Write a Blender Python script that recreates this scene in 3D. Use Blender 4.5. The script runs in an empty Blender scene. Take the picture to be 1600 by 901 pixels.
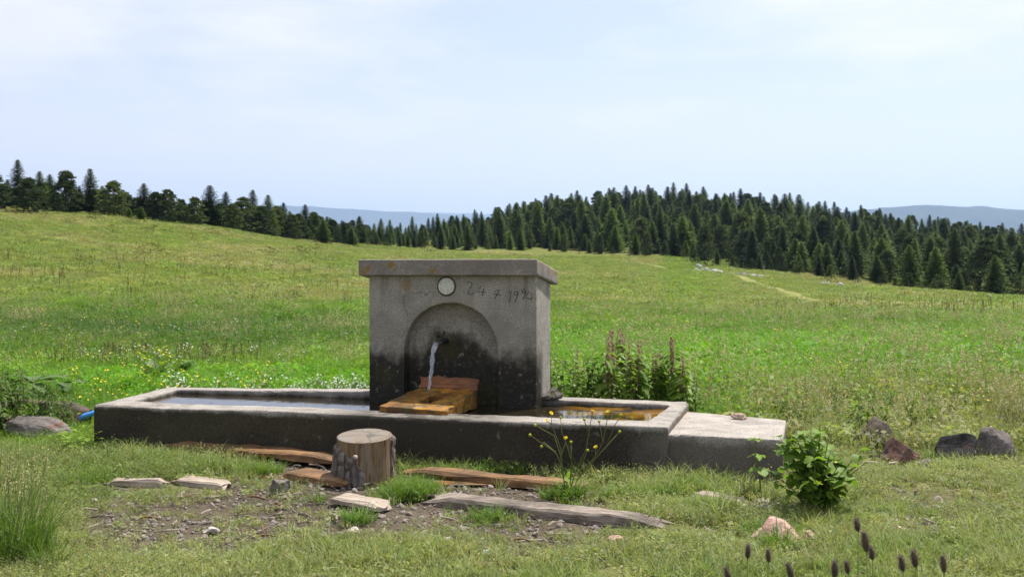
import bpy, bmesh, math
import numpy as np
from mathutils import Vector, Matrix

S = bpy.context.scene
COL = S.collection
R = math.radians
rng = np.random.default_rng(11)

# ------------------------------------------------------------------ camera
EYE, F, HZ = 1.5, 1555.0, 425.0            # eye height (m), focal length and horizon in photo pixels
cam_d = bpy.data.cameras.new('camera')
cam = bpy.data.objects.new('camera', cam_d); COL.objects.link(cam)
cam.location = (0, 0, EYE); cam.rotation_euler = (R(90), 0, 0)
cam_d.sensor_width = 36; cam_d.lens = 35.0
cam_d.shift_y = (HZ - 450.5) / 1600
cam_d.clip_start = .05; cam_d.clip_end = 60000
cam_d.dof.use_dof = True; cam_d.dof.focus_distance = 8.2; cam_d.dof.aperture_fstop = 6.3
S.camera = cam

# ------------------------------------------------------------------ sky, sun, exposure
SUN_EL, SUN_AZ = R(61), R(42)              # behind the fountain, to the right
W = bpy.data.worlds.new('World'); S.world = W; W.use_nodes = True
wn, wl = W.node_tree.nodes, W.node_tree.links
bg = wn['Background']
sky = wn.new('ShaderNodeTexSky'); sky.sky_type = 'NISHITA'; sky.sun_disc = False
sky.sun_elevation = SUN_EL; sky.sun_rotation = SUN_AZ
sky.air_density = 1.0; sky.dust_density = 2.2; sky.ozone_density = 1.2; sky.altitude = 1500
tc = wn.new('ShaderNodeTexCoord'); mp = wn.new('ShaderNodeMapping'); mp.inputs['Scale'].default_value = (1.6, 1.6, 6.5)
nz = wn.new('ShaderNodeTexNoise'); nz.inputs['Scale'].default_value = 1.7; nz.inputs['Detail'].default_value = 7; nz.inputs['Roughness'].default_value = .56
rp = wn.new('ShaderNodeValToRGB'); rp.color_ramp.elements[0].position = .38; rp.color_ramp.elements[0].color = (.50, .50, .50, 1)
rp.color_ramp.elements[1].position = .60; rp.color_ramp.elements[1].color = (1, 1, 1, 1)
mx = wn.new('ShaderNodeMix'); mx.data_type = 'RGBA'
mx.inputs['B'].default_value = (6.65, 6.5, 7.15, 1)       # thin bright high cloud
wl.new(tc.outputs['Generated'], mp.inputs['Vector']); wl.new(mp.outputs[0], nz.inputs['Vector'])
wl.new(nz.outputs['Fac'], rp.inputs['Fac'])
sz = wn.new('ShaderNodeSeparateXYZ'); mr_ = wn.new('ShaderNodeMapRange'); mr_.inputs[1].default_value = .10; mr_.inputs[2].default_value = .34; mr_.inputs[3].default_value = 1; mr_.inputs[4].default_value = 0
mm = wn.new('ShaderNodeMath'); mm.operation = 'MAXIMUM'      # milky air low down, broken thin cloud higher up
wl.new(tc.outputs['Generated'], sz.inputs[0]); wl.new(sz.outputs['Z'], mr_.inputs[0]); wl.new(mr_.outputs[0], mm.inputs[0]); wl.new(rp.outputs['Color'], mm.inputs[1]); wl.new(mm.outputs[0], mx.inputs['Factor'])
wl.new(sky.outputs[0], mx.inputs['A']); wl.new(mx.outputs['Result'], bg.inputs['Color'])
bg.inputs['Strength'].default_value = .085
sd = bpy.data.lights.new('sun', 'SUN'); sd.energy = 5.0; sd.angle = R(.53); sd.color = (1, .95, .87)
sun = bpy.data.objects.new('sun', sd); COL.objects.link(sun)
sun.rotation_euler = Vector((math.sin(SUN_AZ)*math.cos(SUN_EL), math.cos(SUN_AZ)*math.cos(SUN_EL), math.sin(SUN_EL))).to_track_quat('Z', 'Y').to_euler()
sun.location = (60, 60, 100)
vs = S.view_settings; vs.view_transform = 'Standard'; vs.look = 'None'; vs.exposure = .85; vs.gamma = 1; vs.use_curve_mapping = False
S.cycles.max_bounces = 6; S.cycles.transparent_max_bounces = 8; S.cycles.volume_bounces = 0
S.cycles.use_denoising = True; S.cycles.denoiser = 'OPENIMAGEDENOISE'; S.cycles.denoising_prefilter = 'ACCURATE'

# ------------------------------------------------------------------ numeric helpers
def _hash(i, j, k, seed):
    h = (i.astype(np.int64)*374761393 + j.astype(np.int64)*668265263 + k.astype(np.int64)*2147483647 + seed*1442695041) & 0xFFFFFFFF
    h = ((h ^ (h >> 13)) * 1274126177) & 0xFFFFFFFF
    return ((h ^ (h >> 16)) & 0xFFFF) / 65535.0
def vnoise(p, seed=0):
    p = np.asarray(p, float); i = np.floor(p); f = p - i; u = f*f*(3-2*f); i = i.astype(np.int64); r = 0
    for a in (0, 1):
        for b in (0, 1):
            for c in (0, 1):
                w = (u[:, 0] if a else 1-u[:, 0])*(u[:, 1] if b else 1-u[:, 1])*(u[:, 2] if c else 1-u[:, 2])
                r = r + w*_hash(i[:, 0]+a, i[:, 1]+b, i[:, 2]+c, seed)
    return r
def fbm(p, oct=4, seed=0, gain=.5):
    p = np.asarray(p, float); r = 0; a = 1; s = 0
    for o in range(oct):
        r = r + a*vnoise(p*(2**o)+o*17.3, seed+o); s += a; a *= gain
    return r/s
def n2(x, y, sc, oct=3, seed=0):
    x = np.atleast_1d(np.asarray(x, float)); y = np.atleast_1d(np.asarray(y, float))
    return fbm(np.stack([x*sc, y*sc, np.zeros_like(x)+.5], 1), oct, seed)
def sstep(a, b, x):
    t = np.clip((np.asarray(x, float)-a)/(b-a), 0, 1); return t*t*(3-2*t)

# ------------------------------------------------------------------ terrain: how high the meadow stands, by bearing and distance
DS = [6, 10, 16, 25, 40, 60, 85, 110, 140, 170, 200, 250, 330, 450, 700]
PROF = {  # bearing (photo column) -> line of sight of the ground at each distance from 25 m on
 -400: [503, 432, 382, 332, 306, 300, 304, 310, 320, 335, 360, 400],
    0: [508, 444, 398, 354, 325, 320, 324, 331, 341, 356, 375, 410],
  150: [511, 450, 408, 368, 340, 333, 334, 338, 346, 358, 377, 412],
  300: [513, 457, 419, 384, 359, 351, 351, 353, 358, 366, 380, 415],
  560: [516, 469, 440, 415, 399, 390, 384, 381, 378, 375, 385, 420],
  870: [517, 479, 456, 436, 423, 411, 404, 394, 370, 344, 348, 400],
 1070: [518, 483, 464, 445, 430, 417, 409, 390, 360, 327, 333, 400],
 1300: [518, 487, 472, 458, 448, 437, 420, 403, 378, 354, 368, 420],
 1600: [518, 490, 480, 474, 465, 447, 430, 414, 398, 386, 398, 430],
 2000: [518, 494, 488, 484, 478, 462, 446, 430, 414, 402, 410, 440]}
_px = np.array(sorted(PROF)); _ld = np.log(np.array(DS, float))
_T = np.zeros((len(_px), len(DS)))
for a, p in enumerate(_px):
    for b, d in enumerate(DS):
        _T[a, b] = 0 if d < 20 else PROF[p][b-3] - (HZ + F*EYE/d)
GX, GL = np.linspace(-400, 2000, 241), np.linspace(_ld[0], _ld[-1], 160)
_G = np.stack([np.interp(GX, _px, _T[:, b]) for b in range(len(DS))], 1)
_G = np.stack([np.interp(GL, _ld, _G[a]) for a in range(len(GX))], 0)
def _blur(A, n, ax):
    k = np.hanning(2*n+3)[1:-1]; k /= k.sum()
    pad = [(0, 0), (0, 0)]; pad[ax] = (n, n)
    return np.apply_along_axis(lambda v: np.convolve(v, k, 'valid'), ax, np.pad(A, pad, 'edge'))
_G = _blur(_blur(_G, 12, 0), 7, 1)
def ground_z(x, y):
    x = np.atleast_1d(np.asarray(x, float)); y = np.atleast_1d(np.asarray(y, float))
    rr = np.hypot(x, y); ang = np.abs(np.arctan2(x, y))
    d = np.maximum(rr*np.maximum(np.cos(ang), .5), 1e-3)
    px = np.where(ang < R(60), 800+F*np.tan(np.clip(np.arctan2(x, y), -R(60), R(60))), np.where(x < 0, -400, 2000))
    gx = np.clip((px-GX[0])/(GX[1]-GX[0]), 0, len(GX)-1.001); gl = np.clip((np.log(d)-GL[0])/(GL[1]-GL[0]), 0, len(GL)-1.001)
    i, j = gx.astype(int), gl.astype(int); u, v = gx-i, gl-j
    dl = _G[i, j]*(1-u)*(1-v)+_G[i+1, j]*u*(1-v)+_G[i, j+1]*(1-u)*v+_G[i+1, j+1]*u*v
    z = -dl*np.minimum(d, 700)/F
    far = sstep(600, 3000, d); z = z*(1-far) - 260*far
    z = z + (n2(x, y, 1.3, 3, 3)-.5)*.05*sstep(2, 5, rr)*np.where((rr < 9.9) & (rr > 6.6), .5, 1) \
          + (n2(x, y, .22, 3, 5)-.5)*.42*sstep(11, 30, d) + (n2(x, y, .05, 2, 6)-.5)*1.6*sstep(40, 110, d)*(1-.5*sstep(600, 3000, d))
    return z
def gz(x, y): return float(ground_z(x, y)[0])
def at(px, py, z=0.0):
    """point at height z that a line of sight through photo pixel (px, py) meets"""
    d = F*(EYE-z)/(py-HZ); return Vector(((px-800)/F*d, d, z))
def atd(px, d): return (px-800)/F*d, d
def on_ground(px, py):
    z = 0
    for _ in range(4): p = at(px, py, z); z = gz(p.x, p.y)
    return Vector((p.x, p.y, z))

# ------------------------------------------------------------------ object helpers
def tag(o, label=None, cat=None, group=None, kind=None):
    for k, v in (('label', label), ('category', cat), ('group', group), ('kind', kind)):
        if v: o[k] = v
    return o
def empty(name, loc=(0, 0, 0), rz=0, label=None, cat=None, group=None):
    o = bpy.data.objects.new(name, None); COL.objects.link(o); o.location = loc; o.rotation_euler = (0, 0, rz); o.empty_display_size = .1
    return tag(o, label, cat, group)
def mesh_np(name, verts, faces, mats=(), mi=None, smooth=False):
    me = bpy.data.meshes.new(name)
    me.from_pydata([tuple(v) for v in verts], [], [tuple(f) for f in faces])
    for m in (mats if isinstance(mats, (list, tuple)) else [mats]): me.materials.append(m)
    if mi is not None: me.polygons.foreach_set('material_index', np.asarray(mi, np.int32))
    if smooth: me.polygons.foreach_set('use_smooth', np.ones(len(me.polygons), bool))
    me.update(); return me
def link(name, me, parent=None, loc=(0, 0, 0), rot=(0, 0, 0), sc=(1, 1, 1)):
    o = bpy.data.objects.new(name, me); COL.objects.link(o); o.parent = parent
    o.location = loc; o.rotation_euler = rot; o.scale = (sc, sc, sc) if isinstance(sc, (int, float)) else sc
    return o
class MB:
    def __init__(s): s.v, s.f, s.m = [], [], []
    def add(s, v, f, m=0):
        o = len(s.v); s.v += [tuple(map(float, a)) for a in v]; s.f += [tuple(int(i)+o for i in a) for a in f]; s.m += [m]*len(f)
    def prism(s, poly, z0, z1, m=0):
        n = len(poly); z1 = z1 if hasattr(z1, '__len__') else [z1]*n
        s.add([(x, y, z0) for x, y in poly]+[(x, y, h) for (x, y), h in zip(poly, z1)],
              [tuple(range(n-1, -1, -1)), tuple(range(n, 2*n))]+[(i, (i+1) % n, n+(i+1) % n, n+i) for i in range(n)], m)
    def box(s, lo, hi, m=0): s.prism([(lo[0], lo[1]), (hi[0], lo[1]), (hi[0], hi[1]), (lo[0], hi[1])], lo[2], hi[2], m)
    def tube(s, pts, rad, n=6, m=0, caps=True):
        pts = [Vector(p) for p in pts]; rad = rad if hasattr(rad, '__len__') else [rad]*len(pts); V = []; up = None
        for i, p in enumerate(pts):
            t = (pts[min(i+1, len(pts)-1)]-pts[max(i-1, 0)]).normalized()
            if up is None: up = t.orthogonal().normalized()
            up = (up - t*up.dot(t)).normalized(); q = t.cross(up)
            V += [p+(up*math.cos(2*math.pi*k/n)+q*math.sin(2*math.pi*k/n))*rad[i] for k in range(n)]
        Fc = [(i*n+k, i*n+(k+1) % n, (i+1)*n+(k+1) % n, (i+1)*n+k) for i in range(len(pts)-1) for k in range(n)]
        if caps: Fc += [tuple(range(n-1, -1, -1)), tuple(range((len(pts)-1)*n, len(pts)*n))]
        s.add(V, Fc, m)
    def mesh(s, name, mats, smooth=False): return mesh_np(name, s.v, s.f, mats, s.m, smooth)
def remesh(name, mb, voxel, mat, amp=.004, freq=9, seed=0, chip=0, warp=None):
    """fuse the overlapping blocks of mb into one hand-cast body with worn edges"""
    me = mb.mesh('tmp', mat); o = bpy.data.objects.new('tmp', me); COL.objects.link(o)
    md = o.modifiers.new('r', 'REMESH'); md.mode = 'VOXEL'; md.voxel_size = voxel
    dg = bpy.context.evaluated_depsgraph_get(); m2 = bpy.data.meshes.new_from_object(o.evaluated_get(dg)); m2.name = name
    bpy.data.objects.remove(o); bpy.data.meshes.remove(me)
    m2.materials.clear(); m2.materials.append(mat)
    n = len(m2.vertices); co = np.zeros(n*3); m2.vertices.foreach_get('co', co); co = co.reshape(-1, 3)
    no = np.zeros(n*3); m2.vertices.foreach_get('normal', no); no = no.reshape(-1, 3)
    edge = sstep(.86, .99, 1-np.abs(np.abs(no).max(1)-.82)) if chip else 0   # corners have mixed normals
    co = co + no*((fbm(co*freq, 4, seed)-.5)*2*amp)[:, None]
    if chip:
        mixed = sstep(.05, .28, 1-np.abs(no).max(1))
        co = co - no*(mixed*sstep(.5, .75, fbm(co*7, 3, seed+9))*chip)[:, None]
    if warp is not None: co = warp(co)
    m2.vertices.foreach_set('co', co.ravel()); m2.polygons.foreach_set('use_smooth', np.ones(len(m2.polygons), bool)); m2.update()
    return m2

# ------------------------------------------------------------------ material helper
class NT:
    def __init__(s, name, rough=.8, spec=.3):
        s.m = bpy.data.materials.new(name); s.m.use_nodes = True; s.n, s.l = s.m.node_tree.nodes, s.m.node_tree.links
        s.b = s.n['Principled BSDF']; s.b.inputs['Roughness'].default_value = rough; s.b.inputs['Specular IOR Level'].default_value = spec
    def put(s, sock, v):
        if hasattr(v, 'is_output') or isinstance(v, bpy.types.NodeSocket): s.l.new(v, sock)
        elif isinstance(v, (tuple, list)) and len(v) == 3 and sock.type == 'RGBA': sock.default_value = (*v, 1)
        else: sock.default_value = v
    def coord(s, out='Object', scale=None):
        t = s.n.new('ShaderNodeTexCoord')
        if scale is None: return t.outputs[out]
        m = s.n.new('ShaderNodeMapping'); m.inputs['Scale'].default_value = scale; s.l.new(t.outputs[out], m.inputs[0]); return m.outputs[0]
    def noise(s, sc, det=5, rough=.55, vec=None, dist=0):
        t = s.n.new('ShaderNodeTexNoise'); t.inputs['Scale'].default_value = sc; t.inputs['Detail'].default_value = det
        t.inputs['Roughness'].default_value = rough; t.inputs['Distortion'].default_value = dist
        s.l.new(vec if vec is not None else s.coord(), t.inputs['Vector']); return t.outputs['Fac']
    def voro(s, sc, vec=None, feat='F1'):
        t = s.n.new('ShaderNodeTexVoronoi'); t.inputs['Scale'].default_value = sc; t.feature = feat
        s.l.new(vec if vec is not None else s.coord(), t.inputs['Vector']); return t.outputs['Distance']
    def ramp(s, v, *stops):
        t = s.n.new('ShaderNodeValToRGB'); e = t.color_ramp.elements
        while len(e) < len(stops): e.new(.5)
        for el, (p, c) in zip(e, stops): el.position = p; el.color = (*((c,)*3 if isinstance(c, (int, float)) else c), 1)
        s.put(t.inputs[0], v); return t.outputs[0]
    def mix(s, f, a, b, mode='MIX'):
        t = s.n.new('ShaderNodeMix'); t.data_type = 'RGBA'; t.blend_type = mode
        s.put(t.inputs['Factor'], f); s.put(t.inputs['A'], a); s.put(t.inputs['B'], b); return t.outputs['Result']
    def math(s, op, a, b=0, c=0):
        t = s.n.new('ShaderNodeMath'); t.operation = op; s.put(t.inputs[0], a); s.put(t.inputs[1], b)
        if op in ('MULTIPLY_ADD', 'SMOOTH_MIN'): s.put(t.inputs[2], c)
        return t.outputs[0]
    def step(s, v, a, b):
        t = s.n.new('ShaderNodeMapRange'); t.interpolation_type = 'SMOOTHSTEP'; s.put(t.inputs[0], v); t.inputs[1].default_value = a; t.inputs[2].default_value = b; return t.outputs[0]
    def xyz(s, v=None):
        t = s.n.new('ShaderNodeSeparateXYZ'); s.l.new(v if v is not None else s.coord(), t.inputs[0]); return t.outputs
    def attr(s, name, typ='GEOMETRY'):
        t = s.n.new('ShaderNodeAttribute'); t.attribute_type = typ; t.attribute_name = name; return t.outputs['Color']
    def rand(s): return s.n.new('ShaderNodeObjectInfo').outputs['Random']
    def col(s, v): s.put(s.b.inputs['Base Color'], v); return s
    def rough(s, v): s.put(s.b.inputs['Roughness'], v); return s
    def bump(s, h, st=.4, dist=.01):
        t = s.n.new('ShaderNodeBump'); t.inputs['Strength'].default_value = st; t.inputs['Distance'].default_value = dist
        s.put(t.inputs['Height'], h); s.l.new(t.outputs[0], s.b.inputs['Normal']); return s
    def leafy(s, color, trans=.4, boost=(1.15, 1.25, .7), soft=0):
        """thin leaf: part of the light passes through"""
        if soft:                                   # a sward scatters light as a whole: lean the blade normals upward
            ge = s.n.new('ShaderNodeNewGeometry'); va = s.n.new('ShaderNodeVectorMath'); va.operation = 'ADD'; va.inputs[1].default_value = (0, 0, soft)
            vn = s.n.new('ShaderNodeVectorMath'); vn.operation = 'NORMALIZE'; s.l.new(ge.outputs['Normal'], va.inputs[0]); s.l.new(va.outputs[0], vn.inputs[0]); s.l.new(vn.outputs[0], s.b.inputs['Normal'])
        tr = s.n.new('ShaderNodeBsdfTranslucent'); s.put(tr.inputs[0], s.mix(1.0, color, boost, 'MULTIPLY'))
        mxs = s.n.new('ShaderNodeMixShader'); mxs.inputs[0].default_value = trans; s.col(color)
        s.l.new(s.b.outputs[0], mxs.inputs[1]); s.l.new(tr.outputs[0], mxs.inputs[2])
        s.l.new(mxs.outputs[0], s.n['Material Output'].inputs[0]); return s

# ------------------------------------------------------------------ materials
def concrete(name, body, dark=(.017, .0145, .010), wet=None):
    t = NT(name, .85, .25)
    g = t.noise(95, 3, .75); m = t.noise(5, 6, .6)
    c = t.mix(t.ramp(g, (.36, .0), (.64, 1)), tuple(x*.50 for x in body), tuple(min(1, x*1.38) for x in body))
    c = t.mix(t.math('MULTIPLY', t.ramp(m, (.35, 1), (.62, 0)), .55), c, tuple(x*.5 for x in body))
    pits = t.ramp(t.noise(45, 2, .5), (.66, 0), (.72, 1)); c = t.mix(t.math('MULTIPLY', pits, .6), c, tuple(x*.3 for x in body))
    if wet: c = wet(t, c, dark)
    t.col(c).bump(t.math('ADD', g, t.math('MULTIPLY', m, 1.5)), .55, .008)
    return t.m
def wall_stain(t, c, dark):
    x, y, z = t.xyz(); n = t.noise(6.5, 6, .65); nb = t.noise(2.2, 3, .5); n3 = t.noise(26, 5, .7)
    dx = t.math('ABSOLUTE', t.math('SUBTRACT', x, 2.86))                       # wet algae climbs round the spout
    hump = t.math('MULTIPLY', t.step(dx, .40, .02), .17)
    top = t.math('ADD', .765, t.math('ADD', hump, t.math('ADD', t.math('MULTIPLY_ADD', n, .42, -.21), t.math('MULTIPLY_ADD', nb, .22, -.11))))
    run = t.noise(8, 4, .6, t.coord(scale=(1.5, 1, .30))); top = t.math('ADD', top, t.math('MULTIPLY_ADD', run, .16, -.08))
    k = t.step(t.math('ADD', t.math('SUBTRACT', z, top), t.math('MULTIPLY_ADD', n3, .46, -.23)), .11, -.09)
    fr = t.step(y, 1.30, 1.12)                                                 # the dry right side stays pale
    k = t.math('MULTIPLY', k, fr)
    k = t.math('MULTIPLY', k, t.ramp(n3, (.30, .75), (.48, 1)))
    c = t.mix(t.math('MULTIPLY', t.step(t.math('SUBTRACT', z, top), .55, -.05), t.math('MULTIPLY', fr, .42)), c, (.13, .115, .08))
    c = t.mix(k, c, t.mix(t.step(nb, .5, .62), dark, (.030, .028, .009)))
    lich = t.ramp(t.noise(15, 3, .5), (.64, 0), (.70, 1)); lo = t.step(t.math('SUBTRACT', z, top), -.3, .05)
    c = t.mix(t.math('MULTIPLY', t.math('MULTIPLY', lich, k), .6), c, (.20, .19, .15))
    drip = t.ramp(t.noise(7, 4, .5, t.coord(scale=(2.2, 1, .16))), (.52, 0), (.7, 1))
    c = t.mix(t.math('MULTIPLY', t.math('MULTIPLY', drip, t.step(z, 1.0, 1.5)), .65), c, (.10, .085, .06))
    crust = t.math('MULTIPLY', t.step(t.math('ABSOLUTE', t.math('SUBTRACT', t.math('SUBTRACT', z, top), .10)), .10, .01), t.math('MULTIPLY', fr, t.ramp(t.noise(17, 5, .7), (.50, 0), (.60, .7))))
    c = t.mix(crust, c, (.33, .31, .27))
    dv = t.n.new('ShaderNodeVectorMath'); dv.operation = 'ADD'; dn = t.n.new('ShaderNodeTexNoise'); dn.inputs['Scale'].default_value = 5; dn.inputs['Detail'].default_value = 5; sc_ = t.n.new('ShaderNodeVectorMath'); sc_.operation = 'SCALE'; sc_.inputs['Scale'].default_value = .22
    t.l.new(t.coord(), dn.inputs['Vector']); t.l.new(dn.outputs['Color'], sc_.inputs[0]); t.l.new(sc_.outputs[0], dv.inputs[0]); t.l.new(t.coord(), dv.inputs[1])
    crack = t.math('MULTIPLY', t.ramp(t.voro(1.9, dv.outputs[0], 'DISTANCE_TO_EDGE'), (0, 1), (.009, 0)), t.ramp(nb, (.50, 0), (.58, .45)))
    c = t.mix(crack, c, (.045, .038, .03))
    och = t.ramp(t.noise(5.3, 2, .4), (.715, 0), (.74, 1)); c = t.mix(t.math('MULTIPLY', t.math('MULTIPLY', och, t.step(z, 1.0, 1.08)), .5), c, (.24, .14, .04))
    t.rough(t.mix(k, (.85,)*3, (.55,)*3))
    return c
def trough_stain(t, c, dark):
    x, y, z = t.xyz(); n = t.noise(5, 6, .65); nb = t.noise(1.6, 3, .5)
    damp = t.math('ADD', t.step(x, 5.3, 3.7), t.math('MULTIPLY_ADD', n, .9, -.45))
    zz = t.math('ADD', z, t.math('MULTIPLY_ADD', n, .10, -.05))
    side = t.step(zz, .375, .325)
    k = t.math('MULTIPLY', side, t.ramp(damp, (.05, .45), (.5, .97)))
    gr = t.noise(60, 3, .7); c = t.mix(k, c, t.mix(t.ramp(gr, (.45, 0), (.7, .7)), t.mix(t.step(nb, .42, .6), dark, (.036, .030, .014)), (.075, .064, .045)))
    wetrim = t.math('MULTIPLY', t.step(t.math('ABSOLUTE', t.math('SUBTRACT', x, 2.9)), 1.0, .35), t.step(n, .34, .56))
    c = t.mix(t.math('MULTIPLY', wetrim, .9), c, (.035, .03, .022))
    lich = t.ramp(t.noise(13, 3, .5), (.66, 0), (.72, 1)); c = t.mix(t.math('MULTIPLY', t.math('MULTIPLY', lich, k), .55), c, (.16, .15, .10))
    alg = t.math('MULTIPLY', t.math('MULTIPLY', t.step(z, .335, .30), t.step(y, .28, .34)), t.step(n, .38, .5))
    c = t.mix(alg, c, t.mix(t.step(x, 3.3, 3.9), (.05, .035, .012), (.24, .12, .012)))
    return c
M = {}
M['wall'] = concrete('wall_concrete', (.335, .31, .268), wet=wall_stain)
def trough_col():
    return concrete('trough_concrete', (.30, .272, .238), dark=(.020, .0155, .010), wet=trough_stain)
M['trough'] = trough_col()
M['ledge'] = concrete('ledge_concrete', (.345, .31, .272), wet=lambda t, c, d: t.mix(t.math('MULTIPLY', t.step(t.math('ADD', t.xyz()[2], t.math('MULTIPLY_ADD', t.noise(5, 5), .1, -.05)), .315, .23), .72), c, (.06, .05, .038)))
def cap_lichen(t, c, d):
    x, y, z = t.xyz(); n = t.noise(7.5, 3, .5)
    c = t.mix(t.math('MULTIPLY', t.ramp(t.noise(3, 5, .6), (.4, 1), (.6, 0)), .5), c, (.13, .11, .10))
    return t.mix(t.math('MULTIPLY', t.ramp(n, (.60, 0), (.64, 1)), .85), c, (.22, .135, .02))
M['cap'] = concrete('cap_concrete', (.285, .258, .225), wet=cap_lichen)
t = NT('plaster_disc', .8); M['disc'] = t.col(t.mix(t.ramp(t.noise(28, 6, .7, dist=1.2), (.42, 0), (.5, 1), (.58, 0)), (.62, .62, .56), (.36, .36, .31))).bump(t.noise(40), .5, .004).m
M['groove'] = NT('groove_dirt', .95, .1).col((.075, .062, .045)).m
M['iron'] = NT('wet_iron', .45, .5).col((.02, .017, .014)).m

def wood(name, a, b, wet=.0, dark=.5, axis=(1, 14, 14), sc=6, stain=None):
    t = NT(name, .8-.5*wet, .3+.3*wet); g = t.noise(sc, 7, .65, t.coord(scale=axis), .6); m = t.noise(3.5, 4, .6)
    c = t.mix(t.ramp(g, (.36, 0), (.64, 1)), a, b)
    c = t.mix(t.math('MULTIPLY', t.ramp(m, (.4, 1), (.6, 0)), dark), c, tuple(x*.28 for x in a))
    if stain: c = t.mix(t.ramp(t.noise(9, 4, .6), (.5, 0), (.6, .9)), c, stain)
    return t.col(c).bump(g, .7, .012).m
M['wet_board'] = wood('wet_orange_board', (.22, .085, .007), (.56, .27, .02), .75, .85, stain=(.07, .05, .012))
M['wet_back'] = wood('wet_red_board', (.12, .04, .01), (.26, .09, .02), .5, .6)
M['grey_wood'] = wood('weathered_grey_wood', (.12, .095, .075), (.36, .30, .24), 0, .6, sc=9)
M['brown_wood'] = wood('damp_brown_plank', (.12, .060, .022), (.30, .16, .06), .3, .6)
M['pale_wood'] = wood('bleached_wood', (.26, .20, .15), (.50, .42, .34), 0, .35)
t = NT('cut_wood_end', .8); ring = t.n.new('ShaderNodeTexWave'); ring.wave_type = 'RINGS'; ring.rings_direction = 'Z'; ring.inputs['Scale'].default_value = 16; ring.inputs['Distortion'].default_value = 1.6; ring.inputs['Detail'].default_value = 3
t.l.new(t.coord(), ring.inputs['Vector']); c = t.mix(ring.outputs['Fac'], (.14, .11, .08), (.20, .16, .12)); c = t.mix(t.ramp(t.noise(9, 5, .6), (.45, 0), (.62, .8)), c, (.17, .165, .15)); c = t.mix(t.ramp(t.voro(5.5, feat='DISTANCE_TO_EDGE'), (.0, .8), (.03, 0)), c, (.05, .04, .03)); c = t.mix(t.ramp(t.noise(14, 4, .7), (.58, 0), (.64, .6)), c, (.075, .06, .045))
M['stump_end'] = t.col(c).bump(t.noise(60, 3), .4, .006).m
t = NT('stump_wood', .75); g = t.noise(7, 6, .65, t.coord(scale=(9, 9, .8)), .4); c = t.mix(t.ramp(g, (.35, 0), (.65, 1)), (.060, .034, .018), (.25, .165, .085))
c = t.mix(t.ramp(t.noise(5, 3, .6, t.coord(scale=(3, 3, .7))), (.52, 0), (.66, .7)), c, (.24, .185, .13)); M['stump_wood'] = t.col(c).bump(g, .7, .012).m
t = NT('stump_bark', .95, .1); g = t.noise(9, 7, .7, t.coord(scale=(1.4, 1.4, .6)), .8); v = t.voro(11, t.coord(scale=(1.3, 1.3, .6)), 'DISTANCE_TO_EDGE')
c = t.mix(t.ramp(g, (.35, 0), (.65, 1)), (.055, .044, .037), (.26, .225, .195)); c = t.mix(t.ramp(v, (.0, .6), (.07, 0)), c, (.05, .038, .03))
M['bark'] = t.col(c).bump(t.math('ADD', g, t.ramp(v, (.0, 0), (.15, 1))), 1, .02).m

def rock_mat(name, a, b, spot=None, thr=.6, sc=5):
    t = NT(name, .9, .2); g = t.noise(sc, 7, .68); f = t.noise(60, 4, .7)
    c = t.mix(t.ramp(g, (.36, 0), (.64, 1)), a, b); c = t.mix(t.math('MULTIPLY', t.ramp(f, (.4, 1), (.55, 0)), .45), c, tuple(x*.45 for x in a))
    if spot: c = t.mix(t.ramp(t.noise(7, 4, .6), (thr, 0), (thr+.06, .85)), c, spot)
    return t.col(c).bump(t.math('ADD', g, t.math('MULTIPLY', f, .5)), .8, .02).m
M['rock_dark'] = rock_mat('dark_brown_rock', (.055, .042, .038), (.16, .125, .11), (.22, .20, .18), .62)
M['rock_red'] = rock_mat('brown_red_rock', (.09, .045, .032), (.22, .13, .10), (.05, .045, .045), .55)
M['rock_sooty'] = rock_mat('sooty_rock', (.014, .013, .014), (.05, .045, .045), (.20, .11, .075), .63)
M['rock_grey'] = rock_mat('grey_speckled_rock', (.08, .068, .06), (.21, .185, .165), (.16, .08, .05), .62)
M['rock_pink'] = rock_mat('pinkish_stone', (.36, .19, .15), (.58, .42, .36), (.20, .055, .045), .60)
M['rock_pale'] = rock_mat('pale_stone', (.33, .29, .25), (.56, .51, .45), (.22, .20, .17), .58)
M['rock_tan'] = rock_mat('tan_stone', (.30, .21, .15), (.46, .35, .27))
M['rock_moss'] = rock_mat('mossy_grey_stone', (.10, .09, .075), (.24, .22, .19), (.10, .11, .035), .56)
M['rock_white'] = rock_mat('white_limestone', (.24, .23, .215), (.42, .405, .39), (.25, .24, .22), .58)
M['pebble'] = (lambda t: t.col(t.mix(t.rand(), t.mix(t.noise(20), (.20, .15, .115), (.30, .25, .21)), t.mix(t.noise(25), (.14, .12, .105), (.36, .33, .30)))).bump(t.noise(30), .5, .01).m)(NT('pebble_stone', .9, .2))

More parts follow.
